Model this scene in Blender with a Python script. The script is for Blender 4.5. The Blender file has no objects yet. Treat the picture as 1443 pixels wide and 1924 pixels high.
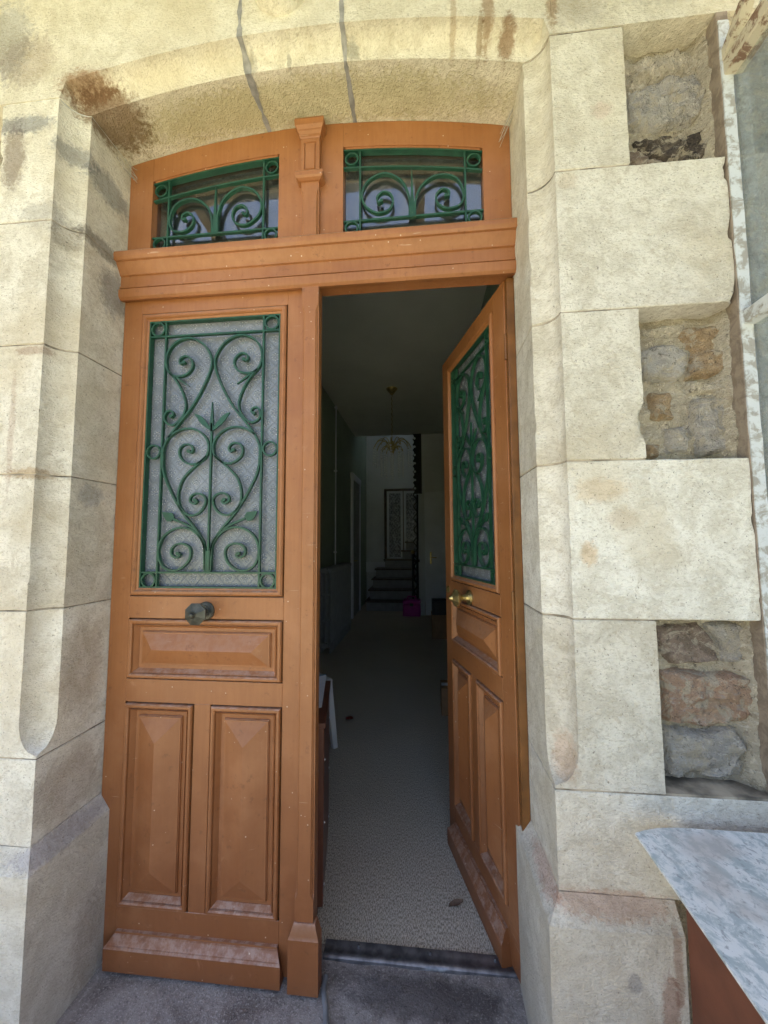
import bpy, bmesh, math, random
from mathutils import Vector, Matrix, noise
random.seed(7)
R = math.radians
S = bpy.context.scene
COL = S.collection

# ------------------------------------------------------------------ camera
cam = bpy.data.cameras.new('camera'); camo = bpy.data.objects.new('camera', cam); COL.objects.link(camo)
cam.sensor_fit = 'VERTICAL'; cam.sensor_height = 36.0; cam.sensor_width = 27.0
cam.lens = 725.0 / 1924.0 * 36.0; cam.clip_start = 0.02; cam.clip_end = 2000
def cam_matrix(loc, yaw, pitch, roll):
    c, s = math.cos, math.sin
    f = Vector((-s(yaw) * c(pitch), c(yaw) * c(pitch), s(pitch)))
    r = Vector((c(yaw), s(yaw), 0)); u = r.cross(f)
    r2 = r * c(roll) + u * s(roll); u2 = -r * s(roll) + u * c(roll)
    m = Matrix((r2, u2, -f)).transposed().to_4x4(); m.translation = loc
    return m
camo.matrix_world = cam_matrix(Vector((0.39, -1.28, 1.405)), R(5.65), R(4.34), R(-0.26))
S.camera = camo

# ------------------------------------------------------------------ sky, sun, exposure
SUN_EL, SUN_AZ = 71.0, 18.0          # azimuth clockwise from +Y (into the house): the sun stands behind the house, the front is in shade
w = bpy.data.worlds.new('World'); S.world = w; w.use_nodes = True
wn = w.node_tree; bg = wn.nodes['Background']
sky = wn.nodes.new('ShaderNodeTexSky'); sky.sky_type = 'NISHITA'; sky.sun_disc = False
sky.sun_elevation = R(SUN_EL); sky.sun_rotation = R(SUN_AZ); sky.dust_density = 4.0; sky.air_density = 0.8; sky.ozone_density = 0.6
wn.links.new(sky.outputs[0], bg.inputs[0]); bg.inputs[1].default_value = 0.15
sl = bpy.data.lights.new('sun', 'SUN'); so = bpy.data.objects.new('sun', sl); COL.objects.link(so)
sl.energy = 5.0; sl.angle = R(0.53); sl.color = (1.0, 0.95, 0.86)
az, el = R(SUN_AZ), R(SUN_EL)
sd = Vector((math.sin(az) * math.cos(el), math.cos(az) * math.cos(el), math.sin(el)))
so.rotation_euler = sd.to_track_quat('Z', 'Y').to_euler(); so.location = (2, 6, 9)
S.render.engine = 'CYCLES'
S.view_settings.view_transform = 'Standard'; S.view_settings.look = 'None'
S.view_settings.exposure = 2.22; S.view_settings.gamma = 1.0
S.cycles.max_bounces = 8; S.cycles.diffuse_bounces = 5; S.cycles.transparent_max_bounces = 12

# ------------------------------------------------------------------ node helpers
class M:
    def __init__(self, name):
        self.m = bpy.data.materials.new(name); self.m.use_nodes = True
        self.t = self.m.node_tree; self.b = self.t.nodes['Principled BSDF']; self._p = None
    def n(self, t, **k):
        x = self.t.nodes.new(t)
        for a, v in k.items(): setattr(x, a, v)
        return x
    def put(self, sock, v):
        if v is None: return
        if hasattr(v, 'is_linked') or hasattr(v, 'links'): self.t.links.new(v, sock)
        else:
            if sock.type == 'RGBA' and len(v) == 3: v = (*v, 1)
            sock.default_value = v
    @property
    def pos(self):
        if self._p is None: self._p = self.n('ShaderNodeNewGeometry')
        return self._p.outputs['Position']
    @property
    def nrm(self):
        self.pos; return self._p.outputs['Normal']
    @property
    def obj(self):
        return self.n('ShaderNodeTexCoord').outputs['Object']
    def rnd(self): return self.n('ShaderNodeObjectInfo').outputs['Random']
    def map(self, v, scale=(1, 1, 1), loc=(0, 0, 0), rot=(0, 0, 0)):
        x = self.n('ShaderNodeMapping'); self.put(x.inputs[0], v); x.inputs[1].default_value = loc
        x.inputs[2].default_value = rot; x.inputs[3].default_value = scale; return x.outputs[0]
    def noise(self, v, scale, detail=4, rough=0.55, dist=0.0, col=False):
        x = self.n('ShaderNodeTexNoise'); self.put(x.inputs['Vector'], v); x.inputs['Scale'].default_value = scale
        x.inputs['Detail'].default_value = detail; x.inputs['Roughness'].default_value = rough; x.inputs['Distortion'].default_value = dist
        return x.outputs[1 if col else 0]
    def voro(self, v, scale, feature='F1', rnd=1.0):
        x = self.n('ShaderNodeTexVoronoi', feature=feature); self.put(x.inputs['Vector'], v); x.inputs['Scale'].default_value = scale
        x.inputs['Randomness'].default_value = rnd; return x.outputs['Distance']
    def ramp(self, f, lo, hi, a=0.0, b=1.0):
        x = self.n('ShaderNodeMapRange', interpolation_type='SMOOTHSTEP'); self.put(x.inputs[0], f)
        for i, v in enumerate((lo, hi, a, b)): x.inputs[i + 1].default_value = v
        return x.outputs[0]
    def math(self, op, a, b=None, c=None):
        x = self.n('ShaderNodeMath', operation=op); self.put(x.inputs[0], a); self.put(x.inputs[1], b); self.put(x.inputs[2], c); return x.outputs[0]
    def vmath(self, op, a, b=None):
        x = self.n('ShaderNodeVectorMath', operation=op); self.put(x.inputs[0], a); self.put(x.inputs[1], b)
        return x.outputs['Value' if op in ('LENGTH', 'DOT_PRODUCT', 'DISTANCE') else 'Vector']
    def sep(self, v):
        x = self.n('ShaderNodeSeparateXYZ'); self.put(x.inputs[0], v); return x.outputs
    def mix(self, f, a, b, blend='MIX'):
        x = self.n('ShaderNodeMix', data_type='RGBA', blend_type=blend); self.put(x.inputs[0], f); self.put(x.inputs[6], a); self.put(x.inputs[7], b); return x.outputs[2]
    def bump(self, h, strength, dist, normal=None):
        x = self.n('ShaderNodeBump'); self.put(x.inputs['Height'], h); x.inputs['Strength'].default_value = strength
        x.inputs['Distance'].default_value = dist; self.put(x.inputs['Normal'], normal); return x.outputs[0]
    def set(self, col=None, rough=None, metal=None, normal=None, spec=None, **k):
        b = self.b
        self.put(b.inputs['Base Color'], col); self.put(b.inputs['Roughness'], rough); self.put(b.inputs['Metallic'], metal)
        self.put(b.inputs['Normal'], normal); self.put(b.inputs['Specular IOR Level'], spec)
        for a, v in k.items(): self.put(b.inputs[a], v)
        return self.m

def simple(name, col, rough=0.5, metal=0.0, var=0.12, scale=8.0, bump=0.0, bscale=120.0, spec=0.4):
    m = M(name); f = m.noise(m.pos, scale, 4)
    c = m.mix(m.ramp(f, 0.3, 0.7), tuple(x * (1 - var) for x in col), tuple(min(1, x * (1 + var)) for x in col))
    nm = m.bump(m.noise(m.pos, bscale, 3), bump, 0.002) if bump else None
    return m.set(c, rough, metal, nm, spec)

def stain(m, col, centre, radii, colour, amt, scale=14.0, wob=0.7, soft=0.42, rot=0.0):
    """a patch of discoloured stone with its own outline, fixed on the stone"""
    v = m.vmath('SUBTRACT', m.pos, centre)
    if rot: v = m.map(v, rot=(0, rot, 0))
    v = m.vmath('DIVIDE', v, radii)
    if not hasattr(m, 'sn'): m.sn = m.math('MULTIPLY', m.math('SUBTRACT', m.noise(m.pos, scale, 6, 0.68, 0.4), 0.5), wob * 2.4)
    d = m.math('ADD', m.vmath('LENGTH', v), m.sn)
    f = m.math('MULTIPLY', m.ramp(d, 1.0 - soft, 1.0 + soft * 0.4, 1, 0), amt * 0.86)
    k = (0.62, 0.56, 0.43)
    return m.mix(f, col, tuple(min(1.6, a / b) for a, b in zip(colour, k)), 'MULTIPLY')

STAINS = [  # centre, radii, colour, amount
    ((-0.66, -0.14, 2.87), (0.13, 0.12, 0.07), (0.16, 0.085, 0.03), 0.92),       # brown patch at the left springing
    ((-0.69, -0.22, 2.90), (0.10, 0.06, 0.05), (0.26, 0.13, 0.045), 0.85),
    ((0.60, -0.24, 2.99), (0.02, 0.10, 0.12), (0.24, 0.13, 0.05), 0.75),         # rust runs on the right of the arch
    ((0.66, -0.205, 2.90), (0.028, 0.06, 0.05), (0.20, 0.10, 0.035), 0.85),
    ((0.50, -0.22, 2.96), (0.011, 0.07, 0.12), (0.30, 0.19, 0.08), 0.6),
    ((0.58, -0.21, 2.92), (0.010, 0.07, 0.05), (0.22, 0.13, 0.05), 0.7),
    ((0.78, -0.24, 3.00), (0.02, 0.05, 0.13), (0.34, 0.2, 0.08), 0.7),
    ((-0.92, -0.24, 2.66), (0.045, 0.03, 0.13), (0.20, 0.145, 0.10), 0.8),       # weathered head of the left jamb
    ((-0.90, -0.24, 2.77), (0.12, 0.03, 0.035), (0.17, 0.165, 0.16), 0.75),
    ((-0.90, -0.24, 3.00), (0.12, 0.05, 0.10), (0.33, 0.25, 0.17), 0.6),
    ((-0.99, -0.24, 3.08), (0.12, 0.05, 0.16), (0.22, 0.22, 0.22), 0.55),
    ((-0.74, -0.20, 2.69), (0.07, 0.08, 0.04), (0.22, 0.205, 0.18), 0.75),
    ((-0.71, -0.09, 2.66), (0.05, 0.10, 0.06), (0.20, 0.19, 0.165), 0.75),
    ((-0.71, -0.10, 2.43), (0.05, 0.12, 0.035), (0.15, 0.125, 0.095), 0.8),
    ((-0.71, -0.05, 2.30), (0.05, 0.07, 0.09), (0.18, 0.165, 0.145), 0.7),
    ((-0.745, -0.20, 2.40), (0.04, 0.06, 0.06), (0.24, 0.20, 0.145), 0.6),
    ((-0.80, -0.23, 2.45), (0.10, 0.03, 0.05), (0.30, 0.27, 0.22), 0.5),
    ((-0.80, -0.23, 2.00), (0.07, 0.03, 0.016), (0.30, 0.19, 0.12), 0.6),
    ((-0.79, -0.23, 1.615), (0.09, 0.06, 0.020), (0.36, 0.24, 0.12), 0.75),
    ((-0.86, -0.23, 1.75), (0.012, 0.03, 0.22), (0.34, 0.22, 0.14), 0.45),
    ((-0.71, -0.10, 1.56), (0.05, 0.05, 0.04), (0.24, 0.23, 0.22), 0.5),
    ((-0.70, -0.10, 1.00), (0.05, 0.09, 0.16), (0.30, 0.22, 0.14), 0.5),
    ((-0.70, -0.12, 0.66), (0.06, 0.12, 0.10), (0.36, 0.28, 0.2), 0.5),
    ((-0.675, -0.05, 0.15), (0.06, 0.08, 0.16), (0.33, 0.25, 0.17), 0.55),
    ((-0.69, -0.15, 0.53), (0.09, 0.2, 0.03), (0.34, 0.30, 0.28), 0.7),
    ((0.85, -0.24, 1.535), (0.07, 0.05, 0.035), (0.50, 0.36, 0.19), 0.55),
    ((0.815, -0.24, 1.37), (0.022, 0.05, 0.035), (0.52, 0.33, 0.14), 0.6),
    ((0.90, -0.24, 1.46), (0.04, 0.05, 0.03), (0.50, 0.38, 0.24), 0.4),
    ((0.745, -0.21, 0.86), (0.03, 0.05, 0.07), (0.55, 0.36, 0.22), 0.6),
    ((0.82, -0.26, 0.545), (0.18, 0.06, 0.028), (0.48, 0.31, 0.20), 0.75),
    ((0.68, -0.16, 0.545), (0.05, 0.13, 0.03), (0.46, 0.28, 0.19), 0.7),
    ((1.08, -0.24, 3.00), (0.16, 0.05, 0.10), (0.33, 0.29, 0.22), 0.5),
    ((0.85, -0.24, 2.93), (0.09, 0.05, 0.07), (0.27, 0.23, 0.18), 0.5),
    ((0.80, -0.24, 2.40), (0.03, 0.05, 0.03), (0.48, 0.38, 0.25), 0.6),
    ((0.90, -0.24, 2.60), (0.03, 0.05, 0.03), (0.54, 0.38, 0.28), 0.45),
    ((0.86, -0.28, 0.40), (0.018, 0.03, 0.024), (0.25, 0.23, 0.21), 0.6),
    ((0.935, -0.28, 0.36), (0.022, 0.03, 0.08), (0.28, 0.13, 0.07), 0.7),
    ((0.955, -0.28, 0.45), (0.012, 0.03, 0.12), (0.30, 0.15, 0.08), 0.6),
    ((0.0, -0.075, 2.90), (0.80, 0.092, 0.16), (0.43, 0.37, 0.20), 0.85),          # darker olive tone over the soffit
    ((-0.02, -0.20, 2.95), (0.008, 0.06, 0.02), (0.25, 0.22, 0.16), 0.7),
    ((0.19, -0.21, 2.95), (0.025, 0.05, 0.025), (0.24, 0.23, 0.19), 0.75),
    ((-0.14, -0.21, 2.95), (0.02, 0.05, 0.03), (0.30, 0.28, 0.23), 0.7),
]
def make_stone(stains):
    m = M('cut_limestone'); p = m.pos
    big = m.noise(p, 2.6, 3, 0.6); mid = m.noise(p, 11, 5, 0.68, 0.6); fine = m.noise(p, 85, 4, 0.7, 0.4)
    pick = m.noise(m.map(p, (95, 95, 210)), 1.0, 3, 0.7, 0.6)                       # horizontal tool picking
    c = m.mix(m.ramp(mid, 0.36, 0.64), (0.60, 0.555, 0.46), (0.79, 0.755, 0.665))
    c = m.mix(m.ramp(fine, 0.50, 0.64, 0, 0.55), c, (0.77, 0.74, 0.65))
    c = m.mix(m.ramp(pick, 0.53, 0.64, 0, 0.50), c, (0.44, 0.385, 0.295))
    c = m.mix(m.ramp(big, 0.48, 0.68, 0, 0.55), c, (0.57, 0.49, 0.355))
    flake = m.noise(p, 24, 6, 0.74, 1.4)
    c = m.mix(m.ramp(flake, 0.56, 0.61, 0, 0.38), c, (0.47, 0.40, 0.295))
    c = m.mix(m.ramp(flake, 0.40, 0.345, 0, 0.40), c, (0.72, 0.70, 0.62))
    c = m.mix(m.ramp(m.noise(p, 150, 2, 0.6), 0.66, 0.72, 0, 0.7), c, (0.20, 0.165, 0.125))
    rn = m.rnd(); c = m.mix(0.75, c, m.mix(rn, (1.10, 1.10, 1.10), (0.88, 0.85, 0.80)), 'MULTIPLY')
    z = m.sep(p)[2]                                                               # greyer tone towards the foot of the wall
    foot = m.math('MULTIPLY', m.ramp(m.math('ADD', z, m.math('MULTIPLY', mid, 0.5)), 0.35, 1.25, 1, 0), 0.42)
    c = m.mix(foot, c, (0.40, 0.36, 0.325))
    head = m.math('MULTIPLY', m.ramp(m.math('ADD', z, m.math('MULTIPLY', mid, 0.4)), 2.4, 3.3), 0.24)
    c = m.mix(head, c, (0.74, 0.67, 0.37))                                        # yellow bounce light put into the colour of the upper stones
    m.sn = m.math('MULTIPLY', m.math('SUBTRACT', m.math('ADD', m.math('MULTIPLY', flake, 0.75), m.math('MULTIPLY', fine, 0.45)), 0.60), 2.0)
    for s in stains: c = stain(m, c, *s)
    h = m.math('ADD', fine, m.math('MULTIPLY', pick, -1.1))
    return m.set(c, 0.9, 0, m.bump(h, 0.8, 0.006, m.bump(flake, 0.35, 0.010)), 0.2)
STONES = {}
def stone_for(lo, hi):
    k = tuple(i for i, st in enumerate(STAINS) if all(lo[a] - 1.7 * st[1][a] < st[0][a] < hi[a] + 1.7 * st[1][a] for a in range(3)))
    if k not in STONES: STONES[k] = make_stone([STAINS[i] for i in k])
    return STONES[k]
STONE = 'stone'                      # resolved per stone to the limestone carrying the marks that lie on it

def rough_rock(name, a, b, c3, dark=(0.1, 0.085, 0.07)):
    m = M(name); p = m.pos
    f = m.noise(p, 16, 6, 0.65, 0.8); g = m.noise(p, 70, 5, 0.65)
    c = m.mix(m.ramp(f, 0.36, 0.64), a, b)
    c = m.mix(m.ramp(m.noise(m.map(p, (30, 30, 75)), 1, 5, 0.7), 0.52, 0.66, 0, 0.8), c, c3)
    c = m.mix(m.ramp(m.noise(p, 62, 5, 0.75, 0.8), 0.57, 0.66, 0, 0.85), c, dark)
    c = m.mix(m.ramp(m.noise(p, 90, 4, 0.7), 0.56, 0.66, 0, 0.6), c, tuple(min(1, x * 1.5) for x in b))
    c = m.mix(m.ramp(m.noise(p, 21, 7, 0.75, 1.0), 0.505, 0.57, 0, 0.8), c, (0.45, 0.395, 0.305))
    h = m.math('ADD', g, m.math('MULTIPLY', m.noise(p, 260, 3), 0.5))
    return m.set(c, 0.92, 0, m.bump(h, 1.0, 0.014, m.bump(f, 0.6, 0.02)), 0.2)
ROCKS = dict(
    ochre=rough_rock('ochre_rubble', (0.31, 0.215, 0.125), (0.42, 0.31, 0.19), (0.37, 0.29, 0.20)),
    grey=rough_rock('grey_rubble', (0.34, 0.315, 0.28), (0.44, 0.41, 0.36), (0.50, 0.45, 0.38)),
    pink=rough_rock('pink_rubble', (0.36, 0.23, 0.155), (0.42, 0.30, 0.21), (0.38, 0.33, 0.30)),
    brown=rough_rock('brown_rubble', (0.20, 0.15, 0.11), (0.30, 0.23, 0.18), (0.36, 0.30, 0.24)),
    black=rough_rock('blackened_rubble', (0.055, 0.045, 0.04), (0.15, 0.12, 0.09), (0.22, 0.18, 0.13), (0.02, 0.018, 0.016)),
    pale=rough_rock('pale_rubble', (0.46, 0.40, 0.30), (0.56, 0.50, 0.39), (0.62, 0.57, 0.47)))
MORTAR = rough_rock('lime_mortar', (0.36, 0.305, 0.22), (0.52, 0.46, 0.35), (0.62, 0.57, 0.47), (0.10, 0.08, 0.06))
CEMENT = simple('grey_cement_mortar', (0.27, 0.26, 0.235), 0.9, 0, 0.25, 40, 0.5, 200)
JOINT = simple('pale_bed_mortar', (0.30, 0.255, 0.19), 0.95, 0, 0.6, 14, 0.4, 200)
LIME = simple('white_lime_pointing', (0.60, 0.58, 0.53), 0.95, 0, 0.25, 40, 0.5, 160)
RENDER = rough_rock('old_grey_render', (0.27, 0.27, 0.255), (0.40, 0.39, 0.36), (0.33, 0.30, 0.26), (0.20, 0.19, 0.17))

def make_paint():
    m = M('orange_brown_wood_paint'); p = m.obj
    grain = m.noise(m.map(p, (90, 90, 5)), 1, 4, 0.6); f = m.noise(m.pos, 5, 4)
    c = m.mix(m.ramp(f, 0.3, 0.7), (0.285, 0.110, 0.035), (0.335, 0.136, 0.046))
    c = m.mix(m.ramp(grain, 0.40, 0.62, 0, 0.28), c, (0.235, 0.085, 0.025))
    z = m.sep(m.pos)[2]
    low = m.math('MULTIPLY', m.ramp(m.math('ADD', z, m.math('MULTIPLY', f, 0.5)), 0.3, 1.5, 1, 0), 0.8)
    c = m.mix(low, c, (0.185, 0.062, 0.022))                                     # deeper paint colour towards the foot
    # dust lying on ledges and paint chips
    nz = m.sep(m.nrm)[2]
    dust = m.math('MULTIPLY', m.ramp(nz, 0.25, 0.75), m.ramp(m.noise(m.pos, 42, 5, 0.7), 0.36, 0.66, 0.1, 0.62))
    c = m.mix(dust, c, (0.46, 0.33, 0.27))
    chips = m.ramp(m.voro(m.pos, 34), 0.055, 0.095, 1, 0)
    chips = m.math('MULTIPLY', chips, m.ramp(m.noise(m.pos, 9, 3), 0.48, 0.56))
    c = m.mix(m.math('MULTIPLY', chips, 0.8), c, (0.62, 0.47, 0.36))
    smud = m.ramp(m.noise(m.map(m.pos, (14, 14, 9)), 1, 6, 0.7, 1.0), 0.62, 0.75, 0, 0.35)
    c = m.mix(smud, c, (0.47, 0.25, 0.14))
    scr = m.noise(m.map(m.pos, (7, 7, 150), rot=(0, R(22), 0)), 1, 2, 0.5)
    c = m.mix(m.ramp(scr, 0.735, 0.76, 0, 0.5), c, (0.55, 0.38, 0.27))
    fade = m.ramp(m.noise(m.pos, 3.2, 5, 0.65), 0.45, 0.70, 0, 0.40)
    c = m.mix(fade, c, (0.40, 0.185, 0.085))                                      # sun-bleached patches
    grime = m.ramp(m.noise(m.pos, 34, 5, 0.75), 0.58, 0.68, 0, 0.45)
    c = m.mix(grime, c, (0.13, 0.050, 0.020))
    return m.set(c, m.ramp(f, 0.2, 0.8, 0.36, 0.55), 0, m.bump(m.math('ADD', grain, m.noise(m.pos, 55, 3)), 0.18, 0.002), 0.45)
PAINT = make_paint()
def make_green():
    m = M('dark_green_iron_paint'); f = m.noise(m.pos, 30, 4); nz = m.sep(m.nrm)[2]
    c = m.mix(m.ramp(f, 0.3, 0.7), (0.010, 0.052, 0.027), (0.016, 0.076, 0.040))
    dust = m.math('MULTIPLY', m.ramp(nz, 0.2, 0.9), m.ramp(m.noise(m.pos, 60, 4, 0.7), 0.35, 0.7, 0.15, 0.7))
    c = m.mix(dust, c, (0.085, 0.12, 0.09))
    c = m.mix(m.ramp(m.voro(m.pos, 55), 0.05, 0.09, 0.5, 0), c, (0.30, 0.27, 0.20))
    return m.set(c, 0.42, 0, m.bump(m.noise(m.pos, 160, 3), 0.25, 0.001), 0.45)
GREEN = make_green()

def make_flower_glass():
    m = M('floral_patterned_glass'); x, y, z = m.sep(m.obj)[0:3]
    a = 0.064
    def lattice(ox, oz):
        u = m.math('SUBTRACT', m.math('FRACT', m.math('ADD', m.math('DIVIDE', x, a), ox + 40)), 0.5)
        v = m.math('SUBTRACT', m.math('FRACT', m.math('ADD', m.math('DIVIDE', z, a * 1.08), oz + 40)), 0.5)
        r = m.math('SQRT', m.math('ADD', m.math('MULTIPLY', u, u), m.math('MULTIPLY', v, v)))
        th = m.math('ARCTAN2', v, u)
        pet = m.math('ADD', 0.08, m.math('MULTIPLY', m.math('ABSOLUTE', m.math('COSINE', m.math('MULTIPLY', th, 4))), 0.12))
        rim = m.ramp(m.math('ABSOLUTE', m.math('SUBTRACT', r, pet)), 0.01, 0.05, 1, 0)
        core = m.ramp(r, 0.02, 0.05, 1, 0)
        dia = m.math('ADD', m.math('ABSOLUTE', u), m.math('ABSOLUTE', v))
        edge = m.ramp(m.math('ABSOLUTE', m.math('SUBTRACT', dia, 0.47)), 0.0, 0.02, 0.30, 0)
        return m.math('MAXIMUM', m.math('MAXIMUM', rim, core), edge)
    h = m.math('MAXIMUM', lattice(0, 0), lattice(0.5, 0.5))
    f = m.noise(m.pos, 6, 4)
    c = m.mix(m.ramp(f, 0.3, 0.7), (0.135, 0.150, 0.172), (0.20, 0.215, 0.238))
    c = m.mix(m.math('MULTIPLY', h, 0.65), c, (0.46, 0.49, 0.53))
    grime = m.ramp(m.noise(m.pos, 26, 5, 0.7), 0.55, 0.75, 0, 0.4)
    c = m.mix(grime, c, (0.20, 0.195, 0.165))
    hh = m.math('ADD', h, m.math('MULTIPLY', m.noise(m.pos, 500, 2), 0.10))
    return m.set(c, 0.20, 0, m.bump(hh, 0.8, 0.004), 0.6)
FGLASS = make_flower_glass()
def make_clear(name, tint, dirt=0.10, gl=1.0, rough=0.01, refl=1.8):
    m = M(name); t = m.t
    tr = m.n('ShaderNodeBsdfTransparent'); tr.inputs[0].default_value = (*tint, 1)
    g = m.n('ShaderNodeBsdfGlossy'); g.inputs['Roughness'].default_value = rough; g.inputs[0].default_value = (gl, gl, gl, 1)
    g2 = m.bump(m.noise(m.pos, 7, 2), 0.03, 0.01); t.links.new(g2, g.inputs['Normal'])
    d = m.n('ShaderNodeBsdfDiffuse'); d.inputs[0].default_value = (0.34, 0.34, 0.32, 1)
    lw = m.n('ShaderNodeLayerWeight'); lw.inputs[0].default_value = 0.5
    f2 = m.math('MULTIPLY', m.math('ADD', 0.045, m.math('MULTIPLY', m.math('POWER', lw.outputs['Facing'], 5.0), 0.955)), refl)
    a = m.n('ShaderNodeMixShader'); t.links.new(f2, a.inputs[0]); t.links.new(tr.outputs[0], a.inputs[1]); t.links.new(g.outputs[0], a.inputs[2])
    b = m.n('ShaderNodeMixShader'); df = m.ramp(m.noise(m.pos, 18, 6, 0.7), 0.35, 0.8, dirt * 0.3, dirt * 2.2)
    t.links.new(df, b.inputs[0]); t.links.new(a.outputs[0], b.inputs[1]); t.links.new(d.outputs[0], b.inputs[2])
    t.links.new(b.outputs[0], t.nodes['Material Output'].inputs[0]); return m.m
CLEAR = make_clear('dusty_window_glass', (0.70, 0.72, 0.72), 0.03, refl=2.4)
def make_frost():
    m = M('added_skylight_glass'); t = m.n('ShaderNodeBsdfTranslucent'); t.inputs[0].default_value = (0.62, 0.68, 0.72, 1)
    m.t.links.new(t.outputs[0], m.t.nodes['Material Output'].inputs[0]); return m.m
FROST = make_frost()
RGLASS = make_clear('veranda_roof_glass', (0.92, 0.94, 0.95), 0.02, refl=1.0)
VGLASS = make_clear('dirty_veranda_glass', (0.80, 0.86, 0.88), 0.20)

def make_peeling(name, a, b, lo, hi, scale=28):
    m = M(name); f = m.noise(m.pos, scale, 6, 0.7, 0.5); c = m.mix(m.ramp(f, lo, hi), a, b)
    c = m.mix(m.ramp(m.noise(m.pos, 90, 4, 0.7), 0.62, 0.70, 0, 0.7), c, (0.16, 0.14, 0.12))
    return m.set(c, 0.6, 0, m.bump(f, 0.6, 0.004), 0.3)
PEEL = make_peeling('flaking_white_paint', (0.56, 0.58, 0.58), (0.33, 0.31, 0.27), 0.46, 0.58)
PEEL2 = make_peeling('flaking_cream_paint', (0.52, 0.46, 0.34), (0.20, 0.12, 0.08), 0.48, 0.58)
RAWPOST = make_peeling('weathered_brown_timber', (0.30, 0.24, 0.18), (0.20, 0.155, 0.115), 0.4, 0.6)

def make_carpet():
    m = M('grey_beige_woven_carpet'); p = m.pos
    a = m.noise(m.map(p, (300, 95, 1)), 1, 3, 0.7); b = m.noise(m.map(p, (300, 300, 1)), 1, 2, 0.6); big = m.noise(p, 1.6, 4)
    c = m.mix(m.ramp(a, 0.36, 0.62), (0.25, 0.215, 0.17), (0.70, 0.63, 0.52))
    c = m.mix(m.ramp(b, 0.55, 0.7, 0, 0.5), c, (0.18, 0.155, 0.125))
    c = m.mix(m.ramp(big, 0.45, 0.7, 0, 0.25), c, (0.36, 0.32, 0.26))
    return m.set(c, 0.95, 0, m.bump(a, 0.9, 0.004), 0.1)
CARPET = make_carpet()
def make_step():
    m = M('worn_grey_doorstep_stone'); p = m.pos
    f = m.noise(p, 9, 6, 0.68, 0.5); g = m.noise(p, 60, 5, 0.7); k = m.noise(m.map(p, (150, 150, 150)), 1, 4, 0.75)
    c = m.mix(m.ramp(f, 0.32, 0.66), (0.18, 0.152, 0.138), (0.36, 0.322, 0.30))
    c = m.mix(m.ramp(k, 0.52, 0.66, 0, 0.75), c, (0.56, 0.51, 0.475))
    c = m.mix(m.ramp(g, 0.56, 0.7, 0, 0.6), c, (0.06, 0.052, 0.05))
    c = stain(m, c, (0.36, 0.0, 0.03), (0.28, 0.07, 0.2), (0.075, 0.062, 0.056), 0.7, 12)
    c = stain(m, c, (0.30, -0.13, 0.03), (0.2, 0.05, 0.2), (0.33, 0.315, 0.305), 0.5, 16)
    return m.set(c, 0.82, 0, m.bump(m.math('ADD', g, k), 0.8, 0.006, m.bump(f, 0.4, 0.02)), 0.3)
STEP = make_step()
def make_marble():
    m = M('marbled_grey_white_laminate'); p = m.map(m.pos, rot=(0, 0, R(-25)))
    f = m.noise(m.map(p, (34, 24, 20)), 1, 6, 0.75, 0.5); g = m.noise(m.map(p, (105, 70, 80)), 1, 4, 0.7, 0.3)
    c = m.mix(m.ramp(f, 0.40, 0.58), (0.42, 0.475, 0.48), (0.74, 0.745, 0.73))
    c = m.mix(m.ramp(g, 0.56, 0.63, 0, 0.7), c, (0.27, 0.285, 0.29))
    c = m.mix(m.ramp(m.noise(p, 5, 4), 0.52, 0.66, 0, 0.6), c, (0.50, 0.44, 0.40))
    return m.set(c, 0.35, 0, None, 0.45)
MARBLE = make_marble()

BROWNP = simple('brown_painted_board', (0.155, 0.052, 0.026), 0.55, 0, 0.18, 9, 0.15)
BRASS = simple('worn_brass', (0.50, 0.40, 0.17), 0.36, 0.9, 0.25, 25)
BRONZE = simple('dark_patinated_bronze', (0.085, 0.085, 0.068), 0.5, 0.55, 0.3, 40, 0.15, 150)
HALLWALL = simple('dull_green_hall_paint', (0.34, 0.41, 0.33), 0.75, 0, 0.07, 2.0, 0.15, 90)
HALLCEIL = simple('dull_cream_ceiling_paint', (0.76, 0.77, 0.70), 0.8, 0, 0.05, 1.5)
STAIRWALL = simple('pale_stairwell_paint', (0.64, 0.67, 0.68), 0.8, 0, 0.06, 2.0)
WHITEP = simple('white_interior_paint', (0.74, 0.77, 0.81), 0.5, 0, 0.05, 3.0)
CASTIRON = simple('grey_radiator_paint', (0.27, 0.275, 0.275), 0.4, 0, 0.1, 12)
STAIRW = simple('dark_stair_timber', (0.12, 0.09, 0.07), 0.5, 0, 0.3, 14)
RISER = simple('grey_stair_riser_paint', (0.32, 0.32, 0.32), 0.6, 0, 0.1, 10)
BLACKI = simple('black_iron', (0.022, 0.022, 0.024), 0.5, 0.3, 0.2, 20)
PLASTIC = simple('white_plastic', (0.62, 0.63, 0.64), 0.35, 0, 0.04, 8)
PAPER = simple('white_paper', (0.72, 0.73, 0.76), 0.8, 0, 0.05, 30)
BLUEP = simple('blue_grey_paper', (0.24, 0.36, 0.47), 0.7, 0, 0.1, 20)
CARDB = simple('brown_cardboard', (0.27, 0.16, 0.085), 0.85, 0, 0.12, 14)
PINK = simple('magenta_plastic', (0.42, 0.012, 0.26), 0.35, 0, 0.08, 8)
CABW = simple('red_brown_cabinet_veneer', (0.115, 0.042, 0.024), 0.35, 0, 0.25, 7)
RUBBER = simple('grey_cable_sheath', (0.20, 0.205, 0.215), 0.55, 0, 0.15, 30)
STRIP = simple('dark_worn_metal_strip', (0.17, 0.165, 0.175), 0.36, 0.7, 0.35, 30, 0.1, 60)
DRYLEAF = simple('dry_brown_leaf', (0.12, 0.075, 0.05), 0.8, 0, 0.3, 60)
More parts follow.
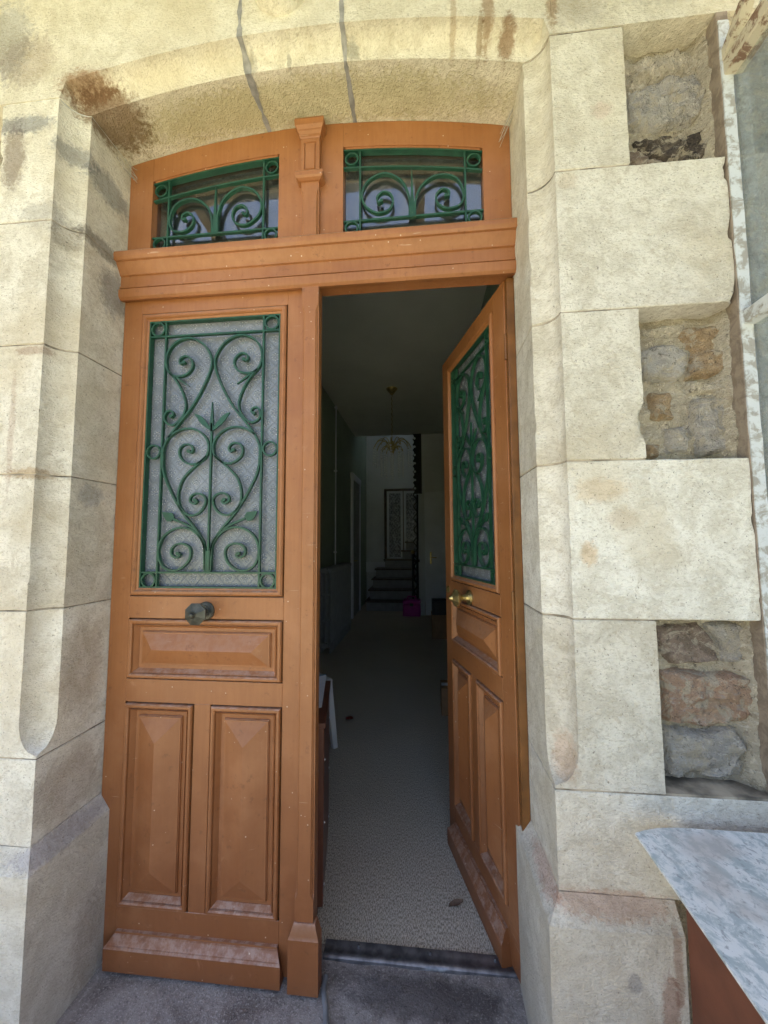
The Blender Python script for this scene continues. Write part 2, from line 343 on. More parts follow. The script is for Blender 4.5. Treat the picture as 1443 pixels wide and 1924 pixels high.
REDLEAF = simple('red_leaf', (0.26, 0.045, 0.025), 0.7, 0, 0.2, 60)
WEB = simple('dusty_cobweb', (0.42, 0.40, 0.35), 0.95, 0, 0.1, 60)
LAWN = simple('dry_lawn', (0.16, 0.17, 0.055), 0.95, 0, 0.35, 3.0, 0.6, 60)
PAVING = simple('pale_terrace_paving', (0.50, 0.45, 0.34), 0.9, 0, 0.15, 4.0, 0.4, 60)
HINGEP = simple('yellow_brown_varnished_wood', (0.165, 0.068, 0.018), 0.34, 0, 0.28, 10, 0.15, 80)
CRYSTAL = M('crystal_glass').set((0.85, 0.86, 0.83), 0.12, 0, None, 0.9)
def make_lace():
    m = M('lace_curtain_behind_glass'); x, y, z = m.sep(m.pos)[0:3]
    a = m.math('SINE', m.math('MULTIPLY', x, 95)); b = m.math('SINE', m.math('MULTIPLY', z, 60))
    g = m.ramp(m.math('ADD', m.math('MULTIPLY', m.math('MULTIPLY', a, b), 0.08), m.math('MULTIPLY', m.noise(m.pos, 26, 5, 0.7), 1.6)), 0.6, 1.1)
    return m.set(m.mix(g, (0.13, 0.14, 0.17), (0.50, 0.52, 0.58)), 0.25, 0, None, 0.5)
LACE = make_lace()

# ------------------------------------------------------------------ mesh helpers
class B:
    """collects geometry and links it as one mesh object"""
    def __init__(self): self.v = []; self.f = []
    def add(self, vs, fs):
        k = len(self.v); self.v += [tuple(p) for p in vs]; self.f += [tuple(i + k for i in f) for f in fs]; return self
    def box(self, x0, x1, y0, y1, z0, z1, bev=0.0):
        if bev <= 0:
            vs = [(x, y, z) for x in (x0, x1) for y in (y0, y1) for z in (z0, z1)]
            return self.add(vs, [(0, 1, 3, 2), (4, 6, 7, 5), (0, 4, 5, 1), (2, 3, 7, 6), (0, 2, 6, 4), (1, 5, 7, 3)])
        bm = bmesh.new(); bmesh.ops.create_cube(bm, size=1)
        for v in bm.verts: v.co = ((x0 + x1) / 2 + v.co.x * (x1 - x0), (y0 + y1) / 2 + v.co.y * (y1 - y0), (z0 + z1) / 2 + v.co.z * (z1 - z0))
        bmesh.ops.bevel(bm, geom=bm.edges[:], offset=bev, segments=1, affect='EDGES'); bm.verts.index_update()
        self.add([v.co[:] for v in bm.verts], [[v.index for v in f.verts] for f in bm.faces]); bm.free(); return self
    def prism(self, poly, a0, a1, axis=1):
        """polygon extruded along axis; poly holds the other two coordinates in x,y,z order"""
        def p(q, a): q = list(q); q.insert(axis, a); return q
        n = len(poly); vs = [p(q, a0) for q in poly] + [p(q, a1) for q in poly]
        return self.add(vs, [tuple(range(n)), tuple(range(2 * n - 1, n - 1, -1))] + [(i, (i + 1) % n, n + (i + 1) % n, n + i) for i in range(n)])
    def loft(self, loops, closed=True, caps=True):
        n = len(loops[0]); fs = []
        for k in range(len(loops) - 1):
            for i in range(n if closed else n - 1):
                j = (i + 1) % n; fs.append((k * n + i, k * n + j, (k + 1) * n + j, (k + 1) * n + i))
        if caps and closed: fs += [tuple(range(n)), tuple(reversed(range((len(loops) - 1) * n, len(loops) * n)))]
        return self.add([p for l in loops for p in l], fs)
    def tube(self, pts, r, n=8, closed=False):
        pts = [Vector(p) for p in pts]; loops = []; up = Vector((0.13, 0.21, 0.97))
        for i, p in enumerate(pts):
            a = pts[i - 1] if i else p; b = pts[i + 1] if i < len(pts) - 1 else p
            d = (b - a).normalized(); s = d.cross(up)
            if s.length < 0.05: s = d.cross(Vector((1, 0, 0)))
            s.normalize(); t = s.cross(d); rr = r[i] if isinstance(r, (list, tuple)) else r
            loops.append([p + (s * math.cos(2 * math.pi * k / n) + t * math.sin(2 * math.pi * k / n)) * rr for k in range(n)])
        return self.loft(loops)
    def lathe(self, prof, c, axis='z', n=16, phase=0.0):
        loops = []
        for r, h in prof:
            l = []
            for k in range(n):
                a = 2 * math.pi * k / n + phase; u, v = r * math.cos(a), r * math.sin(a)
                l.append({'z': (c[0] + u, c[1] + v, c[2] + h), 'y': (c[0] + u, c[1] + h, c[2] + v), 'x': (c[0] + h, c[1] + u, c[2] + v)}[axis])
            loops.append(l)
        return self.loft(loops)
    def rings(self, rect, prof, sx=1.0, ridge=None, fill=False, y0=0.0):
        """nested mitred rectangles: prof is a list of (inset, y)"""
        x0, x1, z0, z1 = rect; loops = []
        for d, y in prof:
            loops.append([(sx * (x0 + d), y0 + y, z0 + d), (sx * (x1 - d), y0 + y, z0 + d), (sx * (x1 - d), y0 + y, z1 - d), (sx * (x0 + d), y0 + y, z1 - d)])
        self.loft(loops, True, False); k = len(self.v) - 4
        if ridge is not None:
            d = prof[-1][0]; a, b, c, e = x0 + d, x1 - d, z0 + d, z1 - d
            if b - a > e - c: h = (e - c) / 2; self.v += [(sx * (a + h), y0 + ridge, c + h), (sx * (b - h), y0 + ridge, c + h)]; self.f += [(k, k + 1, k + 5, k + 4), (k + 1, k + 2, k + 5), (k + 2, k + 3, k + 4, k + 5), (k + 3, k, k + 4)]
            else: h = (b - a) / 2; self.v += [(sx * (a + h), y0 + ridge, c + h), (sx * (a + h), y0 + ridge, e - h)]; self.f += [(k, k + 1, k + 4), (k + 1, k + 2, k + 5, k + 4), (k + 2, k + 3, k + 5), (k + 3, k, k + 4, k + 5)]
        elif fill: self.f.append((k, k + 1, k + 2, k + 3))
        return self
    def build(self, name, mat, parent=None, o=(0, 0, 0), smooth=None, kind=None, jitter=0.0, jscale=20.0, weld=True):
        me = bpy.data.meshes.new(name)
        me.from_pydata([(x - o[0], y - o[1], z - o[2]) for x, y, z in self.v], [], self.f)
        bm = bmesh.new(); bm.from_mesh(me)
        if weld: bmesh.ops.remove_doubles(bm, verts=bm.verts[:], dist=1e-5)
        bmesh.ops.recalc_face_normals(bm, faces=bm.faces[:])
        if jitter:
            bm.normal_update()
            for v in bm.verts:
                q = (v.co + Vector(o)) * jscale
                v.co += v.normal * (noise.noise(q) + 0.5 * noise.noise(q * 2.7)) * jitter
        bm.to_mesh(me); bm.free()
        if mat == 'stone': mat = stone_for([min(v[a] for v in self.v) for a in range(3)], [max(v[a] for v in self.v) for a in range(3)])
        me.materials.append(mat)
        if smooth is not None:
            me.polygons.foreach_set('use_smooth', [True] * len(me.polygons)); me.set_sharp_from_angle(angle=R(smooth))
        ob = bpy.data.objects.new(name, me); COL.objects.link(ob)
        if parent is not None: ob.parent = parent
        elif o != (0, 0, 0): ob.location = o
        if kind: ob['kind'] = kind
        return ob
def tag(ob, label, cat, group=None):
    ob['label'] = label; ob['category'] = cat
    if group: ob['group'] = group
    return ob
def thing(name, label, cat, loc=(0, 0, 0), rz=0.0, group=None):
    e = bpy.data.objects.new(name, None); e.empty_display_size = 0.05; COL.objects.link(e); e.location = loc; e.rotation_euler[2] = rz
    return tag(e, label, cat, group)
def spline(pts, n=6):
    """Catmull-Rom through 2-D points"""
    P = [Vector(p) for p in pts]; P = [P[0] * 2 - P[1]] + P + [P[-1] * 2 - P[-2]]; out = []
    for i in range(1, len(P) - 2):
        a, b, c, d = P[i - 1:i + 3]
        for k in range(n):
            t = k / n; out.append(0.5 * (2 * b + (c - a) * t + (2 * a - 5 * b + 4 * c - d) * t * t + (3 * b - a - 3 * c + d) * t ** 3))
    out.append(P[-2]); return out
def flatbar(b, pts, t, y0, y1, sx=1.0, cx=0.0, taper=None):
    """flat iron bar bent in the x-z plane"""
    loops = []; n = len(pts)
    for i, p in enumerate(pts):
        d = (pts[min(i + 1, n - 1)] - pts[max(i - 1, 0)]).normalized(); nn = Vector((-d.y, d.x))
        h = t / 2 * (taper(i / (n - 1)) if taper else 1.0); a, c = p + nn * h, p - nn * h
        loops.append([(sx * a.x + cx, y0, a.y), (sx * c.x + cx, y0, c.y), (sx * c.x + cx, y1, c.y), (sx * a.x + cx, y1, a.y)])
    return b.loft(loops)

FACE, INNER, CAV, HALF = -0.238, -0.178, 0.060, 0.71
GROUND, FLOOR = 0.03, 0.033

# ------------------------------------------------------------------ ground
def sheet(name, x0, x1, y0, y1, z, mat, n=1, rough=0.0, sc=10):
    b = B(); vs = []; fs = []
    for i in range(n + 1):
        for j in range(n + 1):
            x, y = x0 + (x1 - x0) * i / n, y0 + (y1 - y0) * j / n
            vs.append((x, y, z + rough * noise.noise(Vector((x, y, 0)) * sc)))
    for i in range(n):
        for j in range(n): fs.append((i * (n + 1) + j, (i + 1) * (n + 1) + j, (i + 1) * (n + 1) + j + 1, i * (n + 1) + j + 1))
    ob = b.add(vs, fs).build(name, mat, smooth=40); ob['kind'] = 'structure'; return ob
sheet('ground', -400, 400, -600, 400, -0.22, LAWN)
sheet('terrace_pavement', -7, 7, -6.5, 0.2, -0.13, PAVING)
b = B(); nx, ny = 70, 36                                                      # the worn doorstep slab
def stepz(x, y): return GROUND - 0.004 + 0.004 * noise.noise(Vector((x, y, 0)) * 9) + 0.002 * noise.noise(Vector((x, y, 3)) * 40) - 0.012 * max(0, (-0.46 - y) / 0.1) ** 2
top = [(-0.95 + 1.95 * i / nx, 0.16 - 0.74 * j / ny) for i in range(nx + 1) for j in range(ny + 1)]
b.add([(x, y, stepz(x, y)) for x, y in top], [(i * (ny + 1) + j, (i + 1) * (ny + 1) + j, (i + 1) * (ny + 1) + j + 1, i * (ny + 1) + j + 1) for i in range(nx) for j in range(ny)])
b.box(-0.95, 1.0, -0.58, 0.16, -0.2, GROUND - 0.03)
ob = b.build('doorstep', STEP, smooth=50); ob['kind'] = 'structure'

# ------------------------------------------------------------------ stone facade
fac = thing('stone_facade', 'pale limestone facade with toothed quoins and arched moulded door surround', 'wall', (0, 0, GROUND))
FO = (0, 0, GROUND)
def resample(poly, step):
    out = []
    for i, p in enumerate(poly):
        q = poly[(i + 1) % len(poly)]; d = math.dist(p, q); n = max(1, int(d / step))
        out += [(p[0] + (q[0] - p[0]) * k / n, p[1] + (q[1] - p[1]) * k / n) for k in range(n)]
    return out
def jamb_profile(s, xe, w, face=FACE, half=HALF, back=0.24):
    """plan outline of a jamb stone, s = side; w = size of the hollow moulding"""
    pts = [(half, back), (half, face + w if w > 1e-4 else face)]
    K = 7
    for k in range(1, K): a = math.pi / 2 * (1 - k / K); pts.append((half + w * math.cos(a), face + w * math.sin(a)))
    pts += [(half + w, face), (xe, face), (xe, -0.10), (half + 0.12, -0.10), (half + 0.12, back)]
    return [(s * x, y) for x, y in pts]
def jamb_stone(s, xe, z0, z1, stop=False, cav=True, seed=0.0):
    b = B(); loops = []; g = 0.0021; zs = [z0 + g, z0 + g + 0.002]
    n = max(3, int((z1 - z0) / 0.010)); zs += [z0 + (z1 - z0) * k / n for k in range(1, n)] + [z1 - g - 0.002, z1 - g]
    ref = None
    for i, z in enumerate(zs):
        w = CAV if cav else 0.0
        if stop:
            zs0 = 0.80
            if z <= zs0: w = 0.0
            elif z < zs0 + 0.09: w = CAV * math.sqrt(max(0, 1 - ((zs0 + 0.09 - z) / 0.09) ** 2))
        # keep the same number of points whatever the hollow is
        K = 7; P = []
        def seg(a, c, n_): 
            for k in range(n_): P.append((a[0] + (c[0] - a[0]) * k / n_, a[1] + (c[1] - a[1]) * k / n_))
        seg((HALF, 0.24), (HALF, FACE + w), 16)
        for k in range(K): a = math.pi / 2 * (1 - k / K); P.append((HALF + w * math.cos(a), FACE + w * math.sin(a)))
        seg((HALF + w, FACE), (xe, FACE), max(4, int((xe - HALF) / 0.02)))
        seg((xe, FACE), (xe, -0.13), 4); P += [(xe, -0.13), (HALF + 0.12, -0.13), (HALF + 0.12, 0.24)]
        e = 0.0022 if i in (0, len(zs) - 1) else 0.0
        L = []
        chip = lambda k_: 0.016 * max(0.0, noise.noise(Vector((z * 13, k_ * 5.3 + s * 2.1, xe * 7))) - 0.30) * (1 + 0.8 * noise.noise(Vector((z * 60, k_ * 3.1, s * 4.4)))) + 0.003 * max(0.0, noise.noise(Vector((z * 47 + 5, k_ * 3.1, s * 4.4))) - 0.35)
        for x, y in P:
            if abs(x - xe) < 1e-6 and abs(y - FACE) < 1e-6: c_ = chip(1); x -= c_; y += c_
            elif abs(x - HALF - w) < 1e-6 and abs(y - FACE) < 1e-6: c_ = 0.6 * chip(2); x += 0.3 * c_; y += c_
            elif abs(x - HALF) < 1e-6 and abs(y - FACE - w) < 1e-6: c_ = 0.6 * chip(3); x += c_; y += 0.3 * c_
            dx = e if x < HALF + 0.08 and y > FACE + 0.02 else 0; dy = e if y < FACE + 0.07 else 0; de = -e if x > xe - 0.005 else 0
            L.append((s * (x + dx + de), y + dy, z))
        loops.append(L)
    b.loft(loops)
    return b.build('jamb_stone', STONE, fac, FO, smooth=35, jitter=0.0013, jscale=26)
COURSES = [0.79, 1.205, 1.613, 2.02, 2.43, 2.85]
NAR, WID = 0.967, 1.208
for s in (1, -1):
    nar, wid = (NAR, WID) if s > 0 else (0.972, 1.5)
    for k in range(5):
        narrow = (k % 2 == 0)
        jamb_stone(s, nar if narrow else wid, COURSES[k], COURSES[k + 1], stop=(k == 0))
    jamb_stone(s, 1.62 if s > 0 else 1.5, 0.553, 0.79, cav=False)
    # base stone with weathered (sloping) top
    b = B(); p = 0.035
    xe = 0.972 if s > 0 else 1.5
    def base_loop(pp, z): return [(s * (HALF - pp), 0.24, z), (s * (HALF - pp), 0.05, z), (s * (HALF - pp), -0.1, z), (s * (HALF - pp), FACE - pp, z), (s * 0.78, FACE - pp, z), (s * 0.88, FACE - pp, z), (s * xe, FACE - pp, z), (s * xe, 0.24, z)]
    zz = [(-0.18, p), (0.1, p), (0.3, p), (0.498, p), (0.505, p), (0.508, p - 0.002), (0.549, 0.003), (0.5545, 0.0)]
    b.loft([base_loop(pp, z) for z, pp in zz])
    b.build('base_stone', STONE, fac, FO, smooth=30, jitter=0.0015, jscale=14)

# lime mortar in the bed joints, a hair behind the arrises
for s in (1, -1):
    nar, wid = (NAR, WID) if s > 0 else (0.972, 1.5)
    for k, zj in enumerate(COURSES):
        b = B(); xe = 1.62 if (s > 0 and k == 0) else (nar if k == 5 else (wid if s < 0 else NAR)); e = 0.0032
        P = [(s * (x + (e if x < HALF + 0.001 else 0)), y + (e if y < INNER + 0.001 else 0)) for x, y in [(abs(x), y) for x, y in jamb_profile(1, xe - 0.004, CAV if k else 0.0)]]
        hj = 0.006 if (s < 0 and k == 5) else 0.0035
        b.prism(P, zj - hj, zj + hj, 2).build('bed_joint', LIME if hj > 0.005 else JOINT, fac, FO)

# arch stones
ZS = 2.853
def zi(x): return ZS + 0.084 * (1 - min(1.0, abs(x) / HALF) ** 2)
def zc(x, t):
    q = abs(x) * HALF / (HALF + t); return ZS + 0.084 * (1 - min(1.0, q / HALF) ** 2) + 0.82 * t
def arch_profile(x, off=0.0, top=3.55):
    ax = abs(x); t0 = min(max(0.0, ax - HALF), CAV)
    yb = FACE + math.sqrt(max(0, CAV ** 2 - t0 ** 2)); zb = zi(x) if ax < HALF else ZS
    P = [(0.05, zb - off), (0.0, zb - off), (-0.06, zb - off), (-0.12, zb - off), (yb - off, zb - off)]
    for k in range(8):
        a = math.pi / 2 * (1 - k / 7); t = max(CAV * math.cos(a), t0); y = FACE + math.sqrt(max(0, CAV ** 2 - t * t))
        P.append((y - off, (zc(x, t) if t0 < CAV - 1e-6 else ZS) - off))
    zt = P[-1][1]
    for k in range(1, 16): P.append((FACE - off, zt + (top - zt) * k / 15))
    return P
def arch_stone(name, x0, x1, mat=STONE, off=0.0, top=3.55, jit=0.0013, wob=0.0, thick=True, lean=0.0):
    b = B(); n = max(2, int(abs(x1 - x0) / 0.02)); xs = [x0 + (x1 - x0) * k / n for k in range(n + 1)]
    for c in (-HALF, HALF, -HALF - CAV, HALF + CAV):
        if x0 < c < x1: xs.append(c)
    xs = sorted(set(round(x, 5) for x in xs)); loops = []
    for x in xs:
        pr = arch_profile(x, off, top); L = []
        for i, (y, z) in enumerate(pr):
            dx = wob * noise.noise(Vector((x0 * 7, y * 30, z * 30))) + lean * (z - 2.95)
            L.append((x + dx, y, z))
        if thick: L += [(x, 0.05, top)]
        loops.append(L)
    b.loft(loops, closed=thick, caps=thick)
    return b.build(name, mat, fac, FO, smooth=35, jitter=jit, jscale=26)
arch_stone('arch_stone', -1.5, -0.163); key = arch_stone('arch_stone', -0.157, 0.161); arch_stone('arch_stone', 0.167, 0.776); arch_stone('corner_stone', 0.7768, 1.62)
for xj, wd in ((-0.16, 0.010), (0.164, 0.009)):                                # smeared grey pointing, proud of the joint
    b = B(); loops = []; pr = arch_profile(xj, 0.0015, 3.5)
    fine = []
    for i in range(len(pr) - 1):
        n = max(1, int(math.dist(pr[i], pr[i + 1]) / 0.008))
        fine += [(pr[i][0] + (pr[i + 1][0] - pr[i][0]) * k / n, pr[i][1] + (pr[i + 1][1] - pr[i][1]) * k / n) for k in range(n)]
    for i, (y, z) in enumerate(fine):
        h = wd * (0.75 + 0.9 * noise.noise(Vector((xj * 9, y * 22, z * 22))) + 0.4 * noise.noise(Vector((xj * 3, y * 90, z * 90))))
        h = max(h, 0.0035); c = xj + 0.004 * noise.noise(Vector((xj, y * 18, z * 14)))
        loops.append([(c - h, y, z), (c + h, y, z)])
    b.loft(loops, closed=False).build('mortar_joint', CEMENT, fac, FO, smooth=60, weld=False)
b = B(); loops = []                                                            # foot of the carved boss on the keystone
for k in range(9):
    a = math.pi / 2 * k / 8; r = math.cos(a) ** 0.55
    loops.append([(-0.028 + 0.085 * r * math.cos(t), FACE + 0.004 - 0.075 * math.sin(a), 3.118 + 0.086 * r * math.sin(t)) for t in [2 * math.pi * q / 28 for q in range(28)]])
b.loft(loops).build('carved_boss', STONE, key, FO, smooth=60, jitter=0.004, jscale=30)

# rough masonry core behind the cut stones, and the render farther right
b = B(); b.box(0.83, 4.0, -0.135, 0.25, -0.2, 3.6); b.build('masonry_core', MORTAR, fac, FO)
b = B(); b.box(-4.0, -0.83, -0.135, 0.25, -0.2, 3.6); b.build('masonry_core', MORTAR, fac, FO)
b = B(); b.box(-0.829, 0.829, 0.05, 0.25, 2.95, 3.6); b.build('masonry_core', MORTAR, fac, FO)
b = B(); b.box(-4.0, 4.0, -0.2, 0.25, 3.601, 4.4); b.build('upper_wall', STONE, fac, FO)
def rough_panel(name, x0, x1, z0, z1, y, mat, amp, step=0.014, sc=9.0, fil=0.0):
    nx, nz = int((x1 - x0) / step), int((z1 - z0) / step); vs = []; fs = []
    for i in range(nx + 1):
        for j in range(nz + 1):
            x, z = x0 + (x1 - x0) * i / nx, z0 + (z1 - z0) * j / nz; q = Vector((x, 3.3, z))
            vs.append((x, y - fil * min(1, max(0, (x - 1.165) / 0.04)) ** 2 + amp * (noise.noise(q * sc) + 0.6 * noise.noise(q * sc * 3.1) + 0.35 * noise.noise(q * sc * 8)), z))
    for i in range(nx):
        for j in range(nz): fs.append((i * (nz + 1) + j, (i + 1) * (nz + 1) + j, (i + 1) * (nz + 1) + j + 1, i * (nz + 1) + j + 1))
    return B().add(vs, fs).build(name, mat, fac, FO, smooth=60)
rough_panel('render_coat', 1.25, 2.6, 0.8, 2.84, -0.205, RENDER, 0.004, 0.02)
b = B(); b.box(2.6, 4.0, -0.20, -0.13, -0.2, 3.6); b.build('render_coat', RENDER, fac, FO)
b = B(); b.box(-4.0, -1.504, -0.225, -0.13, -0.2, 3.6); b.build('render_coat', RENDER, fac, FO)
# rubble in the tooth gaps
def inside(p, poly):
    c = False; n = len(poly)
    for i in range(n):
        (x1, y1), (x2, y2) = poly[i], poly[(i + 1) % n]
        if (y1 > p[1]) != (y2 > p[1]) and p[0] < (x2 - x1) * (p[1] - y1) / (y2 - y1) + x1: c = not c
    return c
def edge_dist(p, poly):
    d = 9
    for i in range(len(poly)):
        a, c = Vector(poly[i]), Vector(poly[(i + 1) % len(poly)]); q = Vector(p); t = max(0, min(1, (q - a).dot(c - a) / max(1e-9, (c - a).length_squared))); d = min(d, (q - a - (c - a) * t).length)
    return d
def rubble(poly, mat, y, proud=0.012, amp=0.006, step=0.007):
    # wobbly outline
    pl = []
    for i, p in enumerate(poly):
        q = poly[(i + 1) % len(poly)]; n = max(1, int(math.dist(p, q) / 0.012))
        for k in range(n):
            x, z = p[0] + (q[0] - p[0]) * k / n, p[1] + (q[1] - p[1]) * k / n; v = Vector((x * 40, z * 40, 1.7))
            pl.append((x + 0.006 * noise.noise(v), z + 0.006 * noise.noise(v + Vector((9, 3, 1)))))
    xs = [p[0] for p in pl]; zs = [p[1] for p in pl]; x0, z0 = min(xs) - step, min(zs) - step
    nx, nz = int((max(xs) - x0) / step) + 2, int((max(zs) - z0) / step) + 2; idx = {}; vs = []; fs = []
    def vert(i, j):
        if (i, j) not in idx:
            x, z = x0 + i * step, z0 + j * step; d = edge_dist((x, z), pl) * (1 if inside((x, z), pl) else -1)
            h = max(0.0, min(1.0, (d + 0.006) / 0.016)); h = h * h * (3 - 2 * h); q = Vector((x, 1.1, z))
            n = noise.noise(q * 13) + 0.9 * noise.noise(Vector((x * 22, 0, z * 48))) + 0.7 * noise.noise(q * 85) - 0.8 * max(0, noise.noise(q * 37)) 
            vs.append((x, y + 0.014 - h * (proud + 0.024) - h * amp * 1.4 * n, z)); idx[(i, j)] = len(vs) - 1
        return idx[(i, j)]
    for i in range(nx):
        for j in range(nz):
            if inside((x0 + (i + 0.5) * step, z0 + (j + 0.5) * step), pl) or edge_dist((x0 + (i + 0.5) * step, z0 + (j + 0.5) * step), pl) < step:
                fs.append((vert(i, j), vert(i + 1, j), vert(i + 1, j + 1), vert(i, j + 1)))
    return B().add(vs, fs).build('rubble_stone', mat, fac, FO, smooth=60)
NY = -0.163
for z0, z1 in ((0.79, 1.205), (1.613, 2.02), (2.43, 2.85)):
    rough_panel('mortar_bed', 0.955, 1.24, z0 - 0.004, z1 + 0.004, NY, MORTAR, 0.0105, 0.006, 19, 0.042)
def rect(x0, x1, z0, z1, j=0.012):
    return [(x0 + random.uniform(0, j), z0 + random.uniform(0, j)), (x1 - random.uniform(0, j), z0 + random.uniform(0, j)), (x1 - random.uniform(0, j), z1 - random.uniform(0, j)), (x0 + random.uniform(0, j), z1 - random.uniform(0, j))]
rubble([(0.99, 2.60), (1.05, 2.585), (1.14, 2.59), (1.205, 2.61), (1.215, 2.70), (1.19, 2.75), (1.10, 2.745), (1.03, 2.72), (0.99, 2.70)], ROCKS['grey'], NY, 0.014, 0.010)
rubble(rect(0.985, 1.205, 2.752, 2.835), ROCKS['pale'], NY, 0.004, 0.012)
rubble([(1.00, 2.565), (1.21, 2.575), (1.215, 2.50), (1.17, 2.455), (1.08, 2.50)], ROCKS['black'], NY, 0.010, 0.012)
rubble([(0.985, 2.545), (1.06, 2.505), (1.16, 2.452), (1.21, 2.45), (1.20, 2.435), (0.985, 2.435)], ROCKS['brown'], NY, 0.012, 0.009)
rubble([(1.10, 1.99), (1.205, 1.995), (1.215, 1.85), (1.12, 1.845), (1.135, 1.92)], ROCKS['ochre'], NY, 0.014, 0.008)
rubble([(0.99, 1.935), (1.09, 1.95), (1.125, 1.92), (1.11, 1.85), (1.09, 1.835), (1.0, 1.845)], ROCKS['grey'], NY, 0.016, 0.006)
rubble(rect(1.12, 1.215, 1.80, 1.842, 0.008), ROCKS['pale'], NY, 0.010, 0.007)
rubble(rect(1.012, 1.09, 1.725, 1.815), ROCKS['ochre'], NY, 0.012, 0.008)
rubble([(1.13, 1.79), (1.215, 1.795), (1.22, 1.635), (1.14, 1.63), (1.12, 1.70)], ROCKS['grey'], NY, 0.018, 0.006)
rubble(rect(1.0, 1.045, 1.625, 1.675, 0.008), ROCKS['ochre'], NY, 0.008, 0.005)
rubble(rect(1.055, 1.115, 1.64, 1.72), ROCKS['grey'], NY, 0.012, 0.008)
rubble(rect(1.0, 1.13, 1.965, 2.012), ROCKS['pale'], NY, 0.006, 0.009)
rubble([(1.0, 1.182), (1.11, 1.188), (1.15, 1.14), (1.155, 1.09), (1.03, 1.080), (0.995, 1.12)], ROCKS['brown'], NY, 0.014, 0.007)
rubble([(1.115, 1.192), (1.215, 1.192), (1.215, 1.085), (1.16, 1.09), (1.153, 1.14)], ROCKS['grey'], NY, 0.016, 0.006)
rubble([(1.0, 1.066), (1.19, 1.064), (1.215, 1.07), (1.215, 0.945), (1.10, 0.924), (1.005, 0.935)], ROCKS['pink'], NY, 0.018, 0.009)
rubble([(1.0, 0.926), (1.09, 0.914), (1.17, 0.936), (1.192, 0.90), (1.18, 0.808), (1.0, 0.803)], ROCKS['grey'], NY, 0.020, 0.008)
rubble([(1.18, 0.935), (1.215, 0.94), (1.215, 0.815), (1.18, 0.82), (1.195, 0.89)], ROCKS['brown'], NY, 0.012, 0.006)

# ------------------------------------------------------------------ iron scrolls (half pattern, measured from the grille's centre line)
HEART = [(.114,2.061),(.127,2.056),(.129,2.074),(.106,2.084),(.083,2.066),(.08,2.042),(.097,2.018),(.123,2.009),(.15,2.011),(.172,2.029),(.182,2.061),(.177,2.1),(.155,2.132),(.119,2.15),(.084,2.15),(.046,2.13),(.021,2.101),(.006,2.063),(.010,2.028),(.026,1.985),(.051,1.934),(.083,1.883),(.115,1.844),(.151,1.798),(.172,1.764),(.181,1.734),(.181,1.70),(.179,1.670),(.166,1.628),(.129,1.556),(.089,1.498),(.052,1.455),(.029,1.423),(.014,1.391),(.011,1.308)]
SIDE = [(.168,2.022),(.146,2.000),(.124,1.967),(.109,1.935),(.1,1.901),(.105,1.871),(.123,1.844),(.146,1.828),(.166,1.832),(.180,1.848),(.179,1.868),(.168,1.881),(.153,1.879),(.147,1.867),(.156,1.861)]
SPIKE = [(.141,2.006),(.116,1.988),(.091,1.971)]
MID1 = [(.162,1.783),(.131,1.804),(.097,1.813),(.062,1.809),(.032,1.791),(.013,1.765),(.008,1.739),(.014,1.714),(.03,1.696),(.057,1.683),(.084,1.685),(.11,1.703),(.119,1.725),(.114,1.744),(.098,1.755),(.077,1.752),(.067,1.737),(.074,1.724),(.083,1.730)]
MID2 = [(.016,1.711),(.046,1.684),(.077,1.657),(.103,1.626),(.117,1.581),(.114,1.541),(.096,1.513),(.07,1.499),(.04,1.506),(.02,1.528),(.013,1.554),(.026,1.572),(.049,1.577),(.068,1.568),(.072,1.550),(.056,1.540),(.046,1.549),(.054,1.553)]
BOT = [(.007,1.304),(.009,1.362),(.016,1.396),(.034,1.425),(.06,1.446),(.094,1.456),(.132,1.45),(.166,1.426),(.183,1.39),(.183,1.355),(.168,1.323),(.139,1.307),(.105,1.31),(.075,1.333),(.063,1.362),(.069,1.387),(.092,1.399),(.118,1.397),(.135,1.381),(.133,1.36),(.115,1.351),(.103,1.36),(.111,1.365)]
LSTEM = [(.049,1.448),(.086,1.468),(.133,1.487)]
LEAF = [(.129,1.491),(.138,1.509),(.156,1.511),(.177,1.512),(.168,1.494),(.157,1.48),(.142,1.478)]
